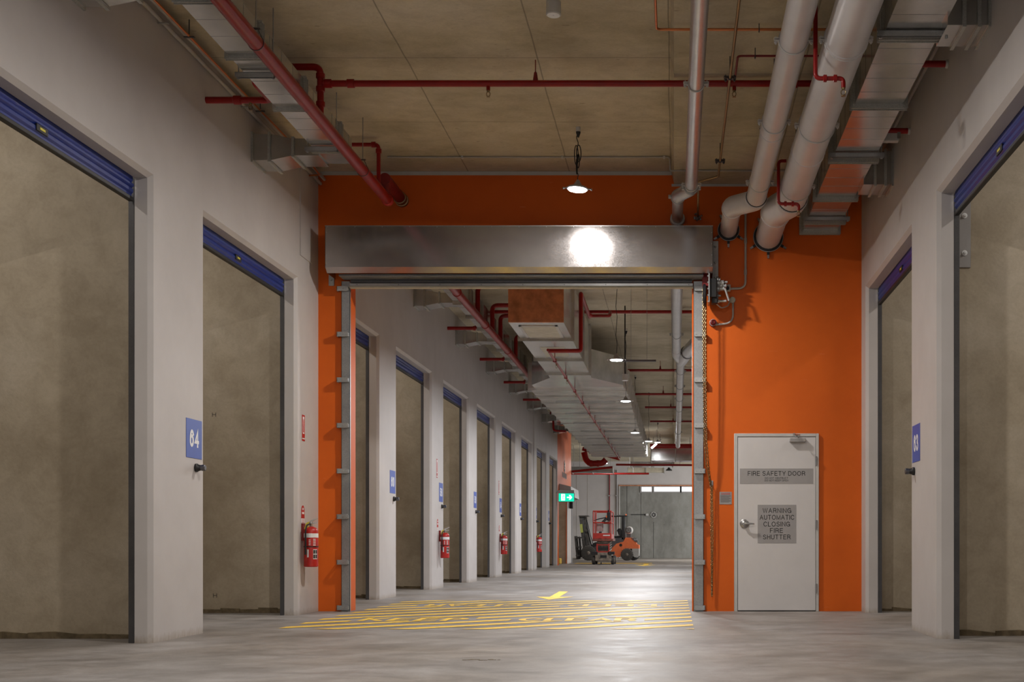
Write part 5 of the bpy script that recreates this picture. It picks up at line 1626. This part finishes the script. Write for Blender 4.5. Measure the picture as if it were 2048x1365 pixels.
p, q = at(1193, 1064, ly + .06), at(1207, 1047.5, ly + .06)
mb = MB(); mb.box(p.x, q.x, ly + .05, ly + .12, p.z, q.z, .006); mp = mb.build('document_box', 'truck_grey', SL)
mb = MB()
for k in range(5):
    for j in range(4):
        mb.box(p.x + .02 + j * .065, p.x + .05 + j * .065, ly + .046, ly + .05, p.z + .03 + k * .055, p.z + .055 + k * .055)
mb.build('perforation', 'lift_red', mp)
p, q = at(1214, 1042, ly - .05), at(1221, 1025, ly - .05)
mb = MB(); mb.box(p.x, q.x, ly - .12, ly + .05, p.z, q.z, .02); mb.lathe(((p.x + q.x) / 2, ly - .05, q.z), (0, 0, 1), [(0, .02), (.08, .03)], 8); mb.build('control_box', 'black', SL)
mb = MB(); mb.tube(fillet([at(1188, 1042, ly + .3), at(1200, 1038, ly + .3), at(1212, 1036, ly + .1)], .1), .02, 6); mb.build('cable', 'black', SL)

# ------------------------------------------------------------------ forklift, side on, forks to the left
fy = 56.0
FL = thing('forklift', 'orange and black forklift standing side-on before the far wall, forks to the left', 'forklift', (at(1215, 0, fy).x, fy, 0))
def P2(px, py, y=fy): return at(px, py, y)
def side(mb, pts, y0, y1):
    """side-view outline (pixels at the truck's distance) given real thickness across the corridor"""
    mb.prism([(P2(a, b).x, y0, max(P2(a, b).z, .0)) for a, b in pts], (0, y1 - y0, 0))
mb = MB(); side(mb, [(1221, 1115), (1221, 1100), (1233, 1088), (1247, 1084), (1251, 1076), (1264, 1076), (1270, 1080), (1273, 1089), (1278, 1091), (1278, 1098), (1249, 1098), (1243, 1104), (1240, 1115)], fy, fy + 1.15)
body = mb.build('body', 'truck_orange', FL)
mb = MB(); side(mb, [(1262, 1076.5), (1273, 1077.5), (1276, 1085), (1270, 1084)], fy - .01, fy + 1.16); cw = mb.build('counterweight_band', 'dark_steel', body)
mb = MB(); c = P2(1270.5, 1080); text(mb, 'TO', .12, (c.x, fy - .014, c.z), (1, 0, 0), (0, 0, 1), weight=.15, fit=(.13, .075)); mb.build('lettering', 'white_mark', cw)
mb = MB(); c = P2(1241.5, 1091); mb.lathe((c.x, fy - .005, c.z), (0, 1, 0), [(0, .07), (.01, .07)], 16); mb.build('filler_hole', 'black', body)
mb = MB(); side(mb, [(1264, 1098), (1278, 1098), (1278, 1112), (1274, 1116), (1268, 1115), (1264, 1108)], fy, fy + 1.15); mb.build('counterweight', 'truck_grey', FL)
mb = MB(); side(mb, [(1192, 1112), (1186, 1096), (1190, 1085), (1215, 1084), (1226, 1078), (1246, 1076), (1247, 1084), (1233, 1088), (1221, 1100), (1221, 1115)], fy + .05, fy + 1.1); mb.build('frame', 'dark_steel', FL)
# seat
mb = MB(); side(mb, [(1228, 1077), (1228, 1073), (1238, 1072), (1233, 1062), (1235, 1058), (1240, 1057), (1243, 1062), (1246, 1077)], fy + .35, fy + .8); mb.build('seat', 'black', FL)
# overhead guard
mb = MB()
for y_ in (fy + .08, fy + 1.07):
    mb.tube(fillet([(P2(1196, 1075).x, y_, P2(0, 1083).z), (P2(1203, 0).x, y_, P2(0, 1046).z), (P2(1216, 0).x, y_, P2(0, 1032.5).z), (P2(1254, 0).x, y_, P2(0, 1031.5).z)], .25), .035, 8)
    mb.box(P2(1243, 0).x, P2(1249, 0).x, y_ - .03, y_ + .03, P2(0, 1080).z, P2(0, 1032).z, .01)
for px in (1216, 1223, 1230, 1237, 1244, 1252):
    mb.box(P2(px, 0).x - .02, P2(px, 0).x + .02, fy + .08, fy + 1.07, P2(0, 1033).z, P2(0, 1032).z)
mb.build('overhead_guard', 'black', FL)
mb = MB(); c = P2(1252, 1031.5); mb.lathe((c.x, fy + .05, c.z), (0, 0, 1), [(0, .03), (.05, .03), (.06, .02)], 8); c = P2(1213, 1034); mb.lathe((c.x, fy + .05, c.z), (0, 0, 1), [(-.05, .04), (.05, .04)], 8)
mb.build('work_light', 'truck_orange', FL)
# gas bottle
c = P2(1257, 1061)
mb = MB(); mb.lathe((c.x, fy + .15, c.z), (0, 1, 0), [(0, .05), (.02, .14), (.07, .19), (.7, .19), (.76, .14), (.78, .05)], 22); gb = mb.build('gas_bottle', 'frame_white', FL)
mb = MB(); mb.torus((c.x, fy + .14, c.z), (0, 1, 0), .12, .02, 18, 6); mb.lathe((c.x, fy + .1, c.z), (0, 1, 0), [(0, .03), (.08, .03)], 8); mb.box(c.x - .1, c.x + .1, fy + .2, fy + .6, P2(0, 1076).z, c.z - .17); mb.build('bottle_collar', 'dark_steel', gb)
# wheels
def wheel(px, py, r, y, w, name='wheel'):
    c = P2(px, py)
    mb = MB(); mb.lathe((c.x, y, r), (0, 1, 0), [(0, r * .62), (.01, r * .92), (.04, r), (w - .04, r), (w - .01, r * .92), (w, r * .62)], 28)
    for k in range(18):
        a = 2 * PI * k / 18; u = Vector((math.cos(a), 0, math.sin(a))); v_ = Vector((-math.sin(a), 0, math.cos(a)))
        q = Vector((c.x, y + .02, r)) + u * (r - .01); mb.prism([q - v_ * .02, q + v_ * .02, q + v_ * .02 + u * .02, q - v_ * .02 + u * .02], (0, w - .04, 0))
    o = mb.build(name, 'black_rubber', FL)
    mb = MB(); mb.lathe((c.x, y + .02, r), (0, -1, 0), [(0, r * .60), (.01, r * .58), (-.005, r * .40), (.02, r * .22), (.04, r * .12)], 20); mb.build('hub', 'lift_grey', o)
wheel(1254, 1110, .285, fy - .06, .24); wheel(1266, 1109, .285, fy + .85, .24)
wheel(1177, 1107, .355, fy - .06, .30); wheel(1181, 1107, .355, fy + .85, .30)
# mast: two channel uprights leaning back slightly, chains and cylinders
def bar(mb, a, b, w, y0, y1):
    a, b = P2(*a), P2(*b); d = (b - a).normalized(); n = Vector((d.z, 0, -d.x)) * w / 2
    mb.prism([Vector((a.x, y0, a.z)) - n, Vector((a.x, y0, a.z)) + n, Vector((b.x, y0, b.z)) + n, Vector((b.x, y0, b.z)) - n], (0, y1 - y0, 0))
mb = MB()
for y0 in (fy + .12, fy + .88):
    bar(mb, (1160.5, 1033), (1169, 1108), .13, y0, y0 + .10)
    bar(mb, (1168, 1034), (1177, 1108), .11, y0 + .02, y0 + .12)
bar(mb, (1157, 1032.5), (1177, 1032.5), .05, fy + .10, fy + 1.02)
bar(mb, (1164, 1062), (1175, 1062), .08, fy + .12, fy + 1.0)
bar(mb, (1168, 1100), (1180, 1100), .10, fy + .12, fy + 1.0)
mast = mb.build('mast', 'mast_dark', FL)
mb = MB(); 
for y_ in (fy + .42, fy + .72): mb.tube([(P2(1164, 0).x, y_, P2(0, 1036).z), (P2(1174, 0).x, y_, P2(0, 1104).z)], .035, 8)
mb.build('lift_cylinder', 'steel', mast)
mb = MB(); bar(mb, (1161.5, 1049), (1163.5, 1066), .12, fy + .105, fy + .118); mb.build('warning_decal', 'tag_yellowgreen', mast)
mb = MB(); mb.tube([(P2(1182, 0).x, fy + .2, P2(0, 1092).z), (P2(1171, 0).x, fy + .2, P2(0, 1044).z)], .03, 8); mb.tube(fillet([(P2(1173, 0).x, fy + .15, P2(0, 1040).z), (P2(1180, 0).x, fy + .15, P2(0, 1070).z), (P2(1186, 0).x, fy + .15, P2(0, 1090).z)], .2), .02, 6); mb.build('tilt_hose', 'black', mast)
mb = MB()
bar(mb, (1150, 1073), (1154, 1118), .09, fy + .15, fy + .23); bar(mb, (1150, 1073), (1154, 1118), .09, fy + .87, fy + .95)
for py in (1076, 1095, 1112): bar(mb, (1151, py), (1160, py), .07, fy + .12, fy + 1.0)
bar(mb, (1157, 1074), (1160, 1116), .06, fy + .3, fy + .38); bar(mb, (1157, 1074), (1160, 1116), .06, fy + .72, fy + .80)
mb.build('carriage', 'mast_dark', FL)
for y0 in (fy + .25, fy + .75):
    mb = MB(); x0 = P2(1143, 0).x; x1 = P2(1156, 0).x
    mb.prism([(x0, y0, .05), (x1, y0, .05), (x1 + .05, y0, .06), (x1 + .05, y0, .5), (x1, y0, .5), (x1, y0, .10), (x0, y0, .065)], (0, .11, 0)); mb.build('fork', 'mast_dark', FL)
mb = MB(); mb.box(P2(1183, 0).x, P2(1200, 0).x, fy - .01, fy + .9, .35, .42, .01); side(mb, [(1183, 1098), (1182, 1092), (1188, 1086), (1200, 1085), (1200, 1090), (1190, 1094)], fy - .03, fy + .25); mb.build('mudguard', 'black', FL)
mb = MB(); c = P2(1204, 1072); mb.torus((c.x, fy + .55, c.z), (1, 0, .6), .16, .018, 20, 6); mb.tube([(c.x, fy + .55, c.z), (P2(1199, 0).x, fy + .55, P2(0, 1086).z)], .025, 6); mb.build('steering_wheel', 'black', FL)
